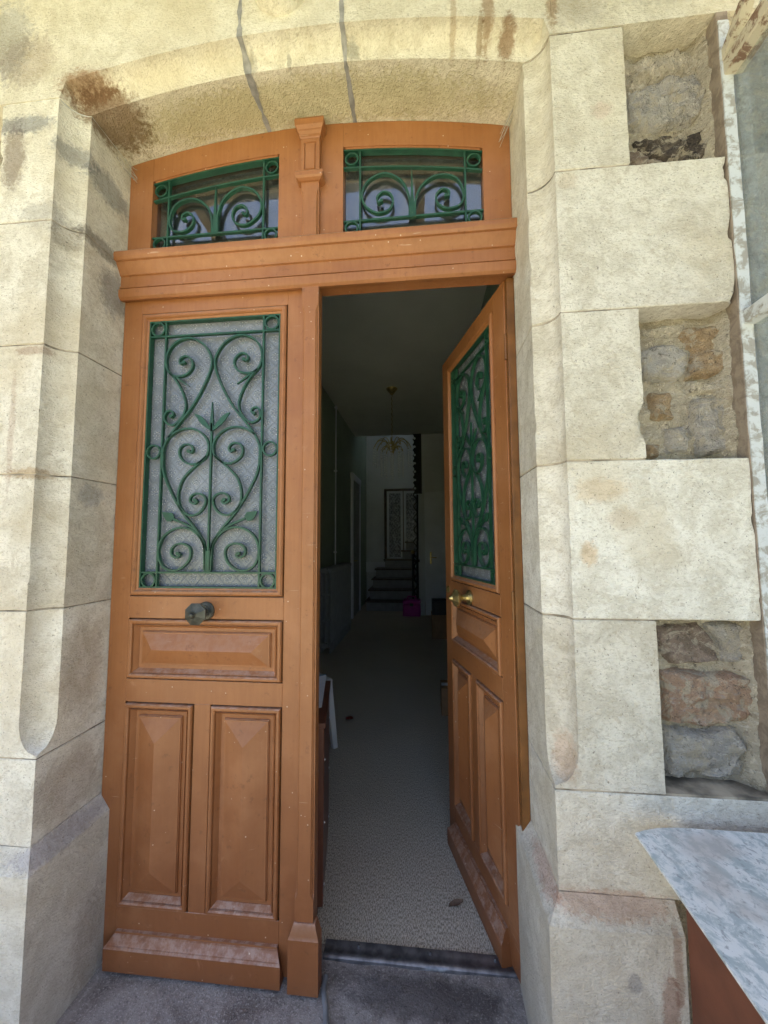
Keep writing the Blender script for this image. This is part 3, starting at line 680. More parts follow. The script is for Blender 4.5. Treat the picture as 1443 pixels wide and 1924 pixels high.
def leaf_grille(leaf, sx, cx, kx, rect_):
    """ironwork in front of a leaf's glass; kx stretches the pattern to the pane"""
    x0, x1, z0, z1 = rect_; g = B(); t = 0.006
    for zb in (2.163, 1.299): g.box(min(sx * x0, sx * x1), max(sx * x0, sx * x1), 0.005, 0.017, zb - t / 2, zb + t / 2)
    for q in (-1, 1): xb = cx + q * 0.187 * kx; g.box(sx * xb - t / 2, sx * xb + t / 2, 0.0055, 0.0175, z0, z1)
    for a, c in ((x0, x0 + 0.005), (x1 - 0.005, x1)): g.box(min(sx * a, sx * c), max(sx * a, sx * c), 0.003, 0.024, z0, z1)
    for a, c in ((z0, z0 + 0.005), (z1 - 0.005, z1)): g.box(min(sx * x0, sx * x1), max(sx * x0, sx * x1), 0.0035, 0.0235, a, c)
    g.box(sx * cx - 0.0032, sx * cx + 0.0032, 0.006, 0.016, 1.299, 1.83)
    gr = g.build('grille', GREEN, leaf, smooth=30)
    for q in (-1, 1):
        for pts, th in ((HEART, .0065), (SIDE, .006), (MID1, .0062), (MID2, .0062), (BOT, .0065)):
            sp = [Vector((p.x * kx * q, p.y)) for p in spline(pts, 5)]; bb = B(); flatbar(bb, sp, th, 0.004, 0.0175, sx, sx * cx); bb.build('scroll', GREEN, gr, smooth=40)
            e = sp[0] if pts is HEART else sp[-1]
            bb = B(); bb.lathe([(0.0001, 0.0035), (0.0065, 0.0035), (0.0065, 0.018), (0.0001, 0.018)], (sx * (e.x + cx), 0, e.y), 'y', 12); bb.build('scroll_eye', GREEN, gr, smooth=40)
        sp = [Vector((p.x * kx * q, p.y)) for p in spline(SPIKE, 5)]; bb = B(); flatbar(bb, sp, .008, 0.006, 0.0155, sx, sx * cx, lambda u: 1.0 - 0.8 * u); bb.build('spike', GREEN, gr, smooth=40)
        sp = [Vector((p.x * kx * q, p.y)) for p in spline(LSTEM, 5)]; bb = B(); flatbar(bb, sp, .007, 0.006, 0.0155, sx, sx * cx)
        bb.prism([(sx * (cx + q * kx * x), z) for x, z in LEAF], 0.007, 0.0125); bb.build('iron_leaf', GREEN, gr, smooth=30)
        bb = B(); sp = [Vector((q * kx * x, z)) for x, z in ((.004, 1.806), (.03, 1.832), (.048, 1.852), (.066, 1.867))]; flatbar(bb, spline([tuple(p) for p in sp], 4), .014, 0.007, 0.0125, sx, sx * cx, lambda u: 0.5 + 1.2 * math.sin(min(1, u * 1.1) * math.pi) * 0.7 if u < 0.95 else 0.1); bb.build('iron_leaf', GREEN, gr, smooth=30)
        for zr in (2.191, 1.272, 1.731):
            xr = cx + q * 0.2175 * kx; rr = 0.0245 * min(1.0, kx + 0.05); L = [(sx * xr + rr * math.cos(a), zr + rr * math.sin(a)) for a in [2 * math.pi * k / 24 for k in range(25)]]
            bb = B(); flatbar(bb, [Vector(((x), z)) for x, z in L], 0.0058, 0.004, 0.0165); bb.build('ring', GREEN, gr, smooth=40)
    bb = B(); flatbar(bb, [Vector((0, z)) for z in (1.80, 1.815, 1.83, 1.86, 1.908)], .011, 0.006, 0.014, sx, sx * cx, lambda u: [0.7, 1.35, 1.15, 0.8, 0.06][round(u * 4)]); bb.build('spear_tip', GREEN, gr, smooth=30)
    bb = B(); bb.box(sx * cx - 0.0125, sx * cx + 0.0125, 0.0048, 0.0168, 1.302, 1.375, 0.001); bb.build('stem_collar', GREEN, gr)
    return gr

MOULD = [(0, 0.002), (0.0, 0.012), (0.0035, 0.012), (0.0045, -0.005), (0.008, -0.009), (0.014, -0.0095), (0.018, -0.006), (0.020, 0.002), (0.0225, 0.002), (0.023, -0.003), (0.027, 0.003), (0.031, 0.010), (0.033, 0.012), (0.034, 0.018)]
def door_leaf(leaf, sx, X0, X1, W, knobmat, astragal):
    Z0, ZT = 0.042, 2.308; th = 0.046
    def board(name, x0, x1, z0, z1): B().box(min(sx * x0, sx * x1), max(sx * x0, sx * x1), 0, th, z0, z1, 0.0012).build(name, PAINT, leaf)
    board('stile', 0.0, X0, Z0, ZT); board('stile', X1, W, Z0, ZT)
    board('rail', X0, X1, 2.25, ZT); board('rail', X0, X1, 1.142, 1.217); board('rail', X0, X1, 0.859, 0.936); board('rail', X0, X1, Z0, 0.204)
    xm = (X0 + X1) / 2 + 0.001; board('muntin', xm - 0.029, xm + 0.029, 0.204, 0.859)
    for rc in ((X0, X1, 0.936, 1.142), (X0, xm - 0.029, 0.204, 0.859), (xm + 0.029, X1, 0.204, 0.859)):
        B().rings(rc, MOULD, sx).build('moulding', PAINT, leaf, smooth=30)
        B().rings(rc, [(0.030, 0.040), (0.030, 0.0135), (0.046, 0.0145), (0.0465, 0.0085), (0.0485, 0.008), (0.049, 0.0045), (0.0535, 0.004)], sx, ridge=-0.020).build('raised_panel', PAINT, leaf)
        B().box(min(sx * rc[0], sx * rc[1]), max(sx * rc[0], sx * rc[1]), 0.036, 0.042, rc[2], rc[3]).build('panel_back', PAINT, leaf)
    gm = [(0, 0.002), (0.0, 0.012), (0.0035, 0.012), (0.0045, -0.004), (0.010, -0.009), (0.017, -0.0085), (0.021, -0.004), (0.022, 0.0), (0.027, 0.002), (0.0285, 0.004), (0.0285, 0.034)]
    B().rings((X0, X1, 1.217, 2.25), gm, sx).build('moulding', PAINT, leaf, smooth=30)
    gx0, gx1, gz0, gz1 = X0 + 0.0285, X1 - 0.0285, 1.2455, 2.2215
    B().box(min(sx * gx0, sx * gx1) - 0.004, max(sx * gx0, sx * gx1) + 0.004, 0.028, 0.032, gz0 - 0.004, gz1 + 0.004).build('glass_pane', FGLASS, leaf)
    leaf_grille(leaf, sx, (gx0 + gx1) / 2, (gx1 - gx0) / 0.5, (gx0, gx1, gz0, gz1))
    # kick plinth
    b = B(); a, c = X0 - 0.012, X1 + 0.018; L = []
    for y, z, i in ((0.001, 0.038, 0), (-0.034, 0.038, 0), (-0.035, 0.104, 0), (-0.031, 0.109, 0.003), (-0.028, 0.110, 0.005), (-0.014, 0.128, 0.016), (-0.010, 0.130, 0.018), (-0.009, 0.135, 0.019), (0.001, 0.136, 0.02)):
        L.append([(sx * (a + i), y, z), (sx * (c - i), y, z)])
    b.loft(L, closed=False); n = len(L); b.f += [tuple(2 * k for k in range(n)), tuple(2 * k + 1 for k in reversed(range(n)))]
    b.build('kick_plinth', PAINT, leaf, smooth=25, jitter=0.0007, jscale=30)
    if astragal:
        b = B(); ax0, ax1, L = 0.688, 0.747, []
        for z, c in ((0.225, 0), (0.285, 0), (0.295, 0.003), (0.305, 0.0075), (0.315, 0.009), (2.205, 0.009), (2.215, 0.0075), (2.228, 0.003), (2.238, 0), (2.306, 0)):
            f = -0.022; g = c * 0.55
            L.append([(ax0, 0.001, z), (ax0, f + c, z), (ax0 + g, f + c, z), (ax0 + g, f + c * 0.6, z), (ax0 + c, f + c * 0.25, z), (ax0 + c * 1.1, f, z), (ax1 - c * 1.1, f, z), (ax1 - c, f + c * 0.25, z), (ax1 - g, f + c * 0.6, z), (ax1 - g, f + c, z), (ax1, f + c, z), (ax1, 0.001, z)])
        ast = b.loft(L).build('astragal', PAINT, leaf)
        b = B(); p0, p1 = 0.673, 0.769; L = []
        for y, z, i in ((-0.040, 0.038, 0), (-0.040, 0.190, 0), (-0.038, 0.194, 0.002), (-0.036, 0.200, 0.004), (-0.030, 0.222, 0.012), (-0.026, 0.228, 0.014)):
            L.append([(p0 + i, 0.001, z), (p0 + i, y, z), (p1 - i, y, z), (p1 - i, 0.001, z)])
        b.loft(L).build('astragal_plinth', PAINT, ast, smooth=25)
    kx, kz = 0.356, 1.170
    kb = B(); kb.lathe([(0.0001, 0.0), (0.031, 0.0), (0.031, -0.006), (0.027, -0.010), (0.020, -0.011), (0.019, -0.014), (0.0001, -0.014)], (sx * kx, 0, kz), 'y', 24)
    kn = kb.build('rosette', BRONZE if knobmat is BRONZE else BRASS, leaf, smooth=30)
    kb = B(); kb.lathe([(0.0001, -0.012), (0.016, -0.012), (0.013, -0.022), (0.012, -0.034), (0.018, -0.044), (0.034, -0.055), (0.0375, -0.062), (0.0375, -0.065), (0.012, -0.080), (0.011, -0.083)], (sx * kx, 0, kz), 'y', 8, R(22.5)); kb.build('knob', knobmat, leaf)
    kb = B(); kb.lathe([(0.0115, -0.080), (0.0115, -0.083), (0.0085, -0.085), (0.0085, -0.089), (0.006, -0.0925), (0.0001, -0.094)], (sx * kx, 0, kz), 'y', 16); kb.build('knob_button', knobmat, leaf, smooth=60)

leafL = thing('door_leaf', 'closed orange brown door leaf with green scrollwork over patterned glass and a dark octagonal knob', 'door', (-HALF, 0, GROUND))
lroot = leafL
leafL.location = (-HALF + 0.002, 0, 0)
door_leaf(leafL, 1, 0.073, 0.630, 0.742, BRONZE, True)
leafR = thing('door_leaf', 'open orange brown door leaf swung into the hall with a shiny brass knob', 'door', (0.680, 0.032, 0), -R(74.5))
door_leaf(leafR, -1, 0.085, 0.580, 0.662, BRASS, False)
b = B(); b.lathe([(0.0001, 0), (0.017, 0), (0.017, -0.004), (0.012, -0.006), (0.010, -0.004), (0.006, -0.002), (0.0001, -0.002)], (-0.625, 0, 1.172), 'y', 20); b.build('escutcheon', BRASS, leafR, smooth=30)

# ------------------------------------------------------------------ fixed frame: transom bar, fanlights, mullion, hanging post
fr = thing('transom_frame', 'orange brown moulded transom bar with two arched fanlights filled with green scrolls', 'door frame', (0, 0, 2.3))
TO = (0, 0, 2.3)
prof = [(0.055, 2.310), (-0.006, 2.3095), (-0.006, 2.298), (-0.020, 2.296), (-0.028, 2.303), (-0.031, 2.312), (-0.031, 2.332), (-0.020, 2.334), (-0.020, 2.338), (-0.027, 2.339), (-0.027, 2.345), (-0.022, 2.347), (-0.022, 2.385), (-0.028, 2.387), (-0.029, 2.392), (-0.036, 2.402), (-0.045, 2.418), (-0.047, 2.426), (-0.054, 2.428), (-0.060, 2.436), (-0.062, 2.446), (-0.060, 2.456), (-0.052, 2.464), (-0.030, 2.470), (0.0, 2.474), (0.055, 2.474)]
b = B(); n = 24; b.loft([[(-0.724 + 1.436 * k / n, y, z) for y, z in prof] for k in range(n + 1)]); b.build('transom_bar', PAINT, fr, TO, smooth=25, jitter=0.0006, jscale=18)
def zt(x): return 2.840 - 0.16 * x * x
def arc(fn, x0, x1, n=12): return [(x0 + (x1 - x0) * k / n, fn(x0 + (x1 - x0) * k / n)) for k in range(n + 1)]
for s in (-1, 1):
    def bar(name, x0, x1, zlo, zhi, y0=0.0, y1=0.05):
        poly = arc(zlo, s * x0, s * x1, 14) + arc(zhi, s * x1, s * x0, 14); B().prism(poly, y0, y1).build(name, PAINT, fr, TO)
    bar('fanlight_stile', 0.616, 0.7085, lambda x: 2.475, lambda x: zi(x) - 0.003)
    bar('fanlight_stile', 0.0, 0.120, lambda x: 2.475, lambda x: zi(x) - 0.003)
    bar('fanlight_rail', 0.1202, 0.6158, zt, lambda x: zi(x) - 0.003, 0.0008)
    bar('fanlight_rail', 0.1202, 0.6158, lambda x: 2.475, lambda x: 2.508, 0.0008)
    # thin stop beads round the pane
    bar('glazing_bead', 0.128, 0.608, lambda x: zt(x) - 0.008, lambda x: zt(x) + 0.001, 0.004, 0.02)
    gp = B(); gp.prism(arc(lambda x: 2.50, s * 0.118, s * 0.618, 10) + arc(lambda x: zt(x) + 0.004, s * 0.618, s * 0.118, 10), 0.028, 0.031); gp.build('fanlight_pane', CLEAR, fr, TO)
    c = s * 0.368; g = B()
    xa, xb = sorted((s * 0.121, s * 0.615))
    g.box(xa, xb, 0.006, 0.018, 2.550, 2.556)
    for q in (-1, 1): g.box(c + q * 0.187 - 0.003, c + q * 0.187 + 0.003, 0.0065, 0.0185, 2.506, zt(c + q * 0.187) - 0.004)
    flatbar(g, [Vector(p) for p in arc(lambda x: zt(x) - 0.0765, xa, xb, 16)], 0.006, 0.006, 0.018)
    flatbar(g, [Vector(p) for p in arc(lambda x: zt(x) - 0.010, xa, xb, 16)], 0.006, 0.004, 0.026)
    gr = g.build('fanlight_grille', GREEN, fr, TO, smooth=30)
    TRI = [(.010,2.555),(.011,2.628),(.036,2.689),(.094,2.726),(.153,2.706),(.180,2.656),(.169,2.609),(.127,2.577),(.084,2.584),(.068,2.616),(.079,2.646),(.105,2.654),(.125,2.636),(.121,2.616),(.110,2.622)]
    TRO = [(.010,2.555),(.013,2.614),(.032,2.662),(.074,2.694),(.121,2.698),(.162,2.675),(.180,2.625),(.173,2.587),(.149,2.572),(.114,2.573),(.088,2.596),(.086,2.626),(.107,2.645),(.128,2.636),(.130,2.619),(.119,2.620)]
    for pts, q in ((TRI, -s), (TRO, s)):
        sp = [Vector((p.x * q, p.y)) for p in spline(pts, 5)]; bb = B(); flatbar(bb, sp, 0.0065, 0.005, 0.0185, 1, c); bb.build('scroll', GREEN, gr, TO, smooth=40)
        e = sp[-1]; bb = B(); bb.lathe([(0.0001, 0.0045), (0.006, 0.0045), (0.006, 0.019), (0.0001, 0.019)], (e.x + c, 0, e.y), 'y', 12); bb.build('scroll_eye', GREEN, gr, TO, smooth=40)
        for zr in (zt(c + q * 0.217) - 0.043, 2.528):
            rr = 0.0225; L = [Vector((c + q * 0.2175 + rr * math.cos(a), zr + rr * math.sin(a))) for a in [2 * math.pi * k / 24 for k in range(25)]]
            bb = B(); flatbar(bb, L, 0.0056, 0.005, 0.0175); bb.build('ring', GREEN, gr, TO, smooth=40)
    bb = B(); flatbar(bb, [Vector((0, z)) for z in (2.555, 2.60, 2.64, 2.74)], 0.012, 0.006, 0.016, 1, c, lambda u: 1.6 if u < 0.1 else (1.4 if u < 0.5 else (0.8 if u < 0.9 else 0.08))); bb.build('spear_tip', GREEN, gr, TO, smooth=30)
b = B(); L = []                                                              # mullion pilaster with stop-chamfered edges
for z, c in ((2.474, 0.007), (2.64, 0.007), (2.652, 0.005), (2.664, 0.0), (2.69, 0.0)):
    f, x0, x1 = -0.024, -0.027, 0.037
    L.append([(x0, 0.001, z), (x0, f + c, z), (x0 + c * 0.5, f + c, z), (x0 + c, f + c * 0.4, z), (x0 + c * 1.1, f, z), (x1 - c * 1.1, f, z), (x1 - c, f + c * 0.4, z), (x1 - c * 0.5, f + c, z), (x1, f + c, z), (x1, 0.001, z)])
mul = b.loft(L).build('mullion', PAINT, fr, TO)
b = B(); b.loft([[(-0.029 - e, 0.001, z), (-0.029 - e, -0.026 - e, z), (0.039 + e, -0.026 - e, z), (0.039 + e, 0.001, z)] for z, e in ((2.690, 0.004), (2.694, 0.012), (2.70, 0.016), (2.713, 0.017), (2.720, 0.014), (2.722, 0.004))]).build('mullion_collar', PAINT, mul, TO)
b = B(); b.rings((-0.029, 0.039, 2.722, 2.855), [(0, 0.0), (0, -0.026), (0.012, -0.026), (0.0135, -0.022), (0.016, -0.022), (0.018, -0.026)], fill=True).build('mullion_block', PAINT, mul, TO)
b = B(); b.loft([[(-0.029 - e, 0.001, z), (-0.029 - e, -0.026 - e, z), (0.039 + e, -0.026 - e, z), (0.039 + e, 0.001, z)] for z, e in ((2.855, 0.001), (2.858, 0.004), (2.868, 0.005), (2.876, 0.010), (2.882, 0.011), (2.892, 0.018), (2.910, 0.020), (2.918, 0.018))]).build('mullion_capital', PAINT, mul, TO)
post = thing('hanging_post', 'narrow glossy yellow brown hanging post between the open leaf and the stone reveal', 'door frame', (0.697, 0.04, GROUND))
PO = (0.697, 0.04, GROUND)
b = B(); b.box(0.684, 0.7095, 0.004, 0.085, GROUND - 0.002, 2.297, 0.002).build('post_timber', HINGEP, post, PO)
for z in (0.32, 1.15, 2.02): B().tube([(0.681, 0.026, z), (0.681, 0.026, z + 0.09)], 0.0055, 10).build('hinge_barrel', HINGEP, post, PO, smooth=40)

# ------------------------------------------------------------------ threshold
b = B(); L = [[(x, y, z) for y, z in ((0.076, 0.024), (0.078, 0.033), (0.084, 0.038), (0.092, 0.0395), (0.100, 0.037), (0.112, 0.040), (0.120, 0.043), (0.128, 0.043), (0.131, 0.024))] for x in [0.045 + 0.66 * k / 30 for k in range(31)]]
th = b.loft(L).build('threshold_strip', STRIP, None, (0.37, 0.1, GROUND), smooth=35, jitter=0.0012, jscale=22); tag(th, 'dark worn metal strip holding down the carpet edge at the sill', 'threshold')
for x in (0.16, 0.40, 0.61):
    bb = B(); bb.lathe([(0.0001, 0.049), (0.004, 0.048), (0.0055, 0.045), (0.0055, 0.040)], (x, 0.113, 0), 'z', 10).build('screw', STRIP, th, (0.37, 0.1, GROUND), smooth=40)
c = B(); c.tube([(0.070, 0.02, 0.036), (0.073, -0.02, 0.036), (0.090, -0.06, 0.036), (0.104, -0.11, 0.036), (0.108, -0.18, 0.036), (0.10, -0.26, 0.036), (0.085, -0.36, 0.036), (0.08, -0.48, 0.034)], 0.008, 10)
tag(c.build('cable', RUBBER, None, (0.09, -0.2, GROUND), smooth=60), 'grey cable lying on the doorstep below the door plinth', 'cable')

# ------------------------------------------------------------------ hall
def struct(name, b, mat): o = b.build(name, mat); o['kind'] = 'structure'; return o
HC = 3.45
sheet('hall_floor', -0.93, 1.2, 0.12, 7.65, FLOOR, CARPET, 40, 0.0012, 6)
struct('hall_ceiling', B().box(-1.0, 1.3, 0.25, 6.05, HC, HC + 0.1), HALLCEIL)
struct('hall_wall_left', B().box(-1.0, -0.9, 0.25, 7.7, -0.1, 5.6), HALLWALL)
struct('hall_wall_right', B().box(0.93, 1.03, 0.25, 7.7, -0.1, HC), HALLWALL)
struct('hall_wall_end', B().box(0.335, 0.93, 6.02, 6.12, 2.34, 5.4).box(0.335, 0.43, 6.02, 6.12, 0, 2.34), STAIRWALL)
struct('stairwell_wall', B().box(-0.9, 0.93, 7.6, 7.7, -0.1, 5.6).box(0.93, 1.03, 6.12, 7.6, HC, 5.6), STAIRWALL)
struct('stairwell_ceiling', B().box(-1.0, -0.2, 6.05, 7.7, 5.6, 5.7).box(0.25, 1.03, 6.05, 7.7, 5.6, 5.7).box(-0.2, 0.25, 6.05, 6.5, 5.6, 5.7).box(-0.2, 0.25, 6.95, 7.7, 5.6, 5.7).box(-0.9, 0.335, 5.95, 6.05, HC + 0.1, 5.6), HALLCEIL)
struct('hall_front_wall', B().box(-0.9, -0.832, 0.245, 0.27, 0, HC).box(0.832, 0.93, 0.245, 0.27, 0, HC).box(-0.832, 0.832, 0.251, 0.27, 2.97, HC), HALLWALL)

# door at the end of the hall, white
d = thing('white_hall_door', 'plain white door with a lever handle at the end of the dark hall', 'door', (0.68, 6.06, FLOOR)); DO = (0.68, 6.06, FLOOR)
B().box(0.436, 0.93, 6.045, 6.085, FLOOR, 2.335, 0.002).build('door_panel', WHITEP, d, DO)
h = B().box(0.525, 0.560, 6.036, 6.046, 0.98, 1.20, 0.003).build('handle_plate', BRASS, d, DO)
B().tube([(0.543, 6.04, 1.10), (0.543, 6.00, 1.10), (0.555, 5.995, 1.10), (0.65, 5.995, 1.095)], 0.009, 8).build('lever', BRASS, h, DO, smooth=60)
# panelled door on the left wall
d = thing('panelled_side_door', 'grey panelled door in the left wall just before the stairs', 'door', (-0.88, 6.0, FLOOR)); DO = (-0.88, 6.0, FLOOR)
B().box(-0.90, -0.855, 5.60, 5.70, FLOOR, 2.55, 0.003).build('casing', WHITEP, d, DO); B().box(-0.90, -0.855, 6.42, 6.50, FLOOR, 2.55, 0.003).build('casing', WHITEP, d, DO)
B().box(-0.90, -0.850, 5.58, 6.52, 2.55, 2.66, 0.003).build('head_casing', WHITEP, d, DO)
pn = B().box(-0.90, -0.875, 5.70, 6.42, FLOOR, 2.55).build('door_panel', RISER, d, DO)
for z0, z1 in ((0.15, 0.95), (1.1, 2.4)):
    for y0, y1 in ((5.78, 6.03), (6.09, 6.34)): B().box(-0.876, -0.868, y0, y1, z0, z1, 0.004).build('raised_panel', RISER, pn, DO)
B().tube([(-0.88, 5.76, 1.05), (-0.82, 5.76, 1.05), (-0.82, 5.86, 1.05)], 0.009, 8).build('handle', BRASS, d, DO, smooth=60)

# stairs
st = thing('staircase', 'winding dark staircase with pale risers below the lace curtained window', 'staircase', (-0.25, 7.0, FLOOR)); SO = (-0.25, 7.0, FLOOR)
SX0 = [-0.73, -0.70, -0.66, -0.62, -0.44, -0.06, 0.02]; ys = [6.42, 6.66, 6.90, 7.12, 7.30, 7.42, 7.52]; rs = 0.195
for k in range(7):
    zz = FLOOR + rs * k; x0, x1 = SX0[k], 0.20
    B().box(x0, x1, ys[k], 7.60, zz, zz + rs - 0.03).build('riser', RISER, st, SO)
    B().box(x0 - 0.03, x1 + 0.01, ys[k] - 0.03, 7.60, zz + rs - 0.03, zz + rs, 0.004).build('tread', STAIRW, st, SO)
B().box(-0.9, -0.44, 7.56, 7.598, 0.7, 0.93).build('string_board', WHITEP, st, SO)
rl = thing('stair_railing', 'black wrought iron stair railing with scalloped edge rising at the end of the hall', 'railing', (0.24, 6.3, FLOOR)); RO = (0.24, 6.3, FLOOR)
B().tube([(0.20, 6.33, FLOOR), (0.20, 6.33, 1.15)], 0.022, 10).build('newel_post', BLACKI, rl, RO, smooth=60)
B().lathe([(0.0001, -0.04), (0.03, -0.03), (0.042, 0.0), (0.03, 0.03), (0.0001, 0.042)], (0.20, 6.33, 1.19), 'z', 14).build('newel_ball', BRASS, rl, RO, smooth=60)
for k in range(9):
    z = 0.25 + k * 0.24; bb = B(); y = 6.36 + 0.03 * k
    bb.tube([(0.255 + 0.035 * math.sin(a), y, z + 0.24 * a / (2 * math.pi)) for a in [2 * math.pi * q / 10 for q in range(11)]], 0.012, 6); bb.build('baluster', BLACKI, rl, RO, smooth=60)
B().tube([(0.28, 6.34, FLOOR), (0.29, 6.4, 1.2), (0.30, 6.6, 2.35)], 0.02, 8).build('handrail', BLACKI, rl, RO, smooth=60)
bd = thing('scalloped_board', 'tall black board with scalloped edge hanging above the stair railing', 'board', (0.27, 5.99, 2.3)); BO = (0.27, 5.99, 2.3)
bb = B(); poly = [(0.39, 2.30), (0.39, HC)] + [(0.225 + 0.028 * abs(math.sin(q * math.pi / 4)), HC - (HC - 2.30) * q / 44) for q in range(45)]
bb.prism(poly, 5.98, 6.01); bb.build('board_panel', BLACKI, bd, BO)
for q in range(7): bb = B(); zc_ = 3.36 - q * 0.16; bb.lathe([(0.0001, -0.012), (0.022, -0.012), (0.022, 0.0), (0.0001, 0.0)], (0.263, 5.985, zc_), 'y', 12); bb.build('pale_disc', STAIRWALL, bd, BO)
# end window with lace
wd = thing('lace_curtained_window', 'tall casement window hung with white lace at the stair foot', 'window', (-0.04, 7.59, 0.95)); WO = (-0.04, 7.59, 0.95)
B().box(-0.48, 0.40, 7.57, 7.60, 0.93, 2.62, 0.003).rings((-0.48, 0.40, 0.93, 2.62), [(0, 0), (0.02, -0.02), (0.05, -0.02), (0.06, 0)], y0=7.57).build('outer_frame', STAIRW, wd, WO)
for x0, x1 in ((-0.42, -0.05), (-0.03, 0.34)):
    f_ = B().rings((x0, x1, 0.99, 2.56), [(0, 0.0), (0, -0.018), (0.05, -0.018), (0.055, 0.0)], y0=7.57).build('casement', WHITEP, wd, WO)
    B().box(x0 + 0.05, x1 - 0.05, 7.562, 7.568, 1.04, 2.51).build('curtained_pane', LACE, f_, WO)
tag(B().box(-0.22, 0.27, 6.48, 6.97, 5.701, 5.707).build('added_stair_skylight', FROST, None, (0.02, 6.72, 5.7)), 'unseen frosted skylight added over the stairwell to brighten the far hall', 'skylight')  # unseen skylight, added because the far hall came out too dark
# chandelier
ch = thing('chandelier', 'small brass chandelier with drooping crystal strands hanging in the hall', 'chandelier', (0.005, 3.75, 2.6)); CO = (0.005, 3.75, 2.6)
cx_, cy_ = CO[0], CO[1]
B().lathe([(0.0001, 0.0), (0.075, 0.0), (0.075, -0.012), (0.06, -0.03), (0.035, -0.06), (0.015, -0.085), (0.0001, -0.09)], (cx_, cy_, HC), 'z', 20).build('ceiling_rose', BRASS, ch, CO, smooth=50)
B().tube([(cx_ + 0.006 * math.sin(k * 1.9), cy_ + 0.006 * math.cos(k * 1.9), HC - 0.085 - 0.64 * k / 30) for k in range(31)], 0.0045, 6).build('chain', BRASS, ch, CO, smooth=60)
B().lathe([(0.0001, 0.06), (0.02, 0.05), (0.035, 0.0), (0.03, -0.04), (0.05, -0.07), (0.0001, -0.08)], (cx_, cy_, 2.68), 'z', 14).build('hub', BRASS, ch, CO, smooth=60)
cm = None
for ring, (na, rad, hgt, drop) in enumerate(((12, 0.25, 0.15, 7), (10, 0.15, 0.09, 10))):
    for k in range(na):
        a = 2 * math.pi * (k + 0.5 * ring) / na; dx, dy = math.cos(a), math.sin(a)
        pts = [(cx_ + dx * rad * (0.1 + 0.9 * t), cy_ + dy * rad * (0.1 + 0.9 * t), 2.60 - 0.03 * ring + hgt * math.sin(min(1.0, t * 0.97) * math.pi) ** 0.6) for t in [q / 10 for q in range(11)]]
        arm = B().tube(pts, 0.006, 6).build('arm', BRASS, ch, CO, smooth=60)
        bb = B(); e = pts[-1]
        for q in range(drop):
            zq = e[2] - 0.02 - q * 0.034; r_ = 0.015
            bb.lathe([(0.0001, 0.015), (r_, 0.0), (0.0001, -0.015)], (e[0], e[1], zq), 'z', 6)
        bb.build('crystal_strand', CRYSTAL, arm, CO)
bb = B()
for q in range(14): bb.lathe([(0.0001, 0.017), (0.014, 0.0), (0.0001, -0.017)], (cx_, cy_, 2.60 - q * 0.03), 'z', 6)
bb.build('crystal_strand', CRYSTAL, ch, CO)
# radiator
rd = thing('cast_iron_radiator', 'grey cast iron column radiator standing along the left hall wall', 'radiator', (-0.80, 4.2, FLOOR)); DO = (-0.80, 4.2, FLOOR)
sec = None
for k in range(22):
    y = 3.50 + k * 0.062
    if sec is None:
        bb = B()
        for x in (-0.875, -0.815, -0.755): bb.tube([(x, y, 0.12), (x, y, 1.04)], 0.015, 8)
        for zq in (0.13, 1.04): bb.box(-0.895, -0.735, y - 0.018, y + 0.018, zq - 0.03, zq + 0.03, 0.008)
        for zq in (0.42, 0.74): bb.box(-0.89, -0.74, y - 0.006, y + 0.006, zq - 0.012, zq + 0.012)
        bb.box(-0.885, -0.865, y - 0.015, y + 0.015, FLOOR, 0.12); bb.box(-0.765, -0.745, y - 0.015, y + 0.015, FLOOR, 0.12)
        sec = bb.build('radiator_section', CASTIRON, rd, DO, smooth=40)
    else:
        o2 = sec.copy(); COL.objects.link(o2); o2.parent = rd; o2.location.y = k * 0.062
for zq in (0.13, 1.04): B().lathe([(0.0001, -0.03), (0.032, -0.028), (0.036, 0.0)], (-0.815, 3.48, zq), 'y', 14).build('end_plug', CASTIRON, rd, DO, smooth=40)
pp = thing('wall_pipe', 'thin pale pipe running up the left wall above the radiator', 'pipe', (-0.875, 4.25, 1.0)); DO = (-0.875, 4.25, 1.0)
B().tube([(-0.875, 4.28, 0.9), (-0.875, 4.28, HC)], 0.010, 8).build('pipe_run', WHITEP, pp, DO, smooth=60)
for zq in (1.25, 2.45, HC - 0.04): B().box(-0.90, -0.855, 4.262, 4.298, zq - 0.012, zq + 0.012, 0.003).build('pipe_clip', WHITEP, pp, DO)
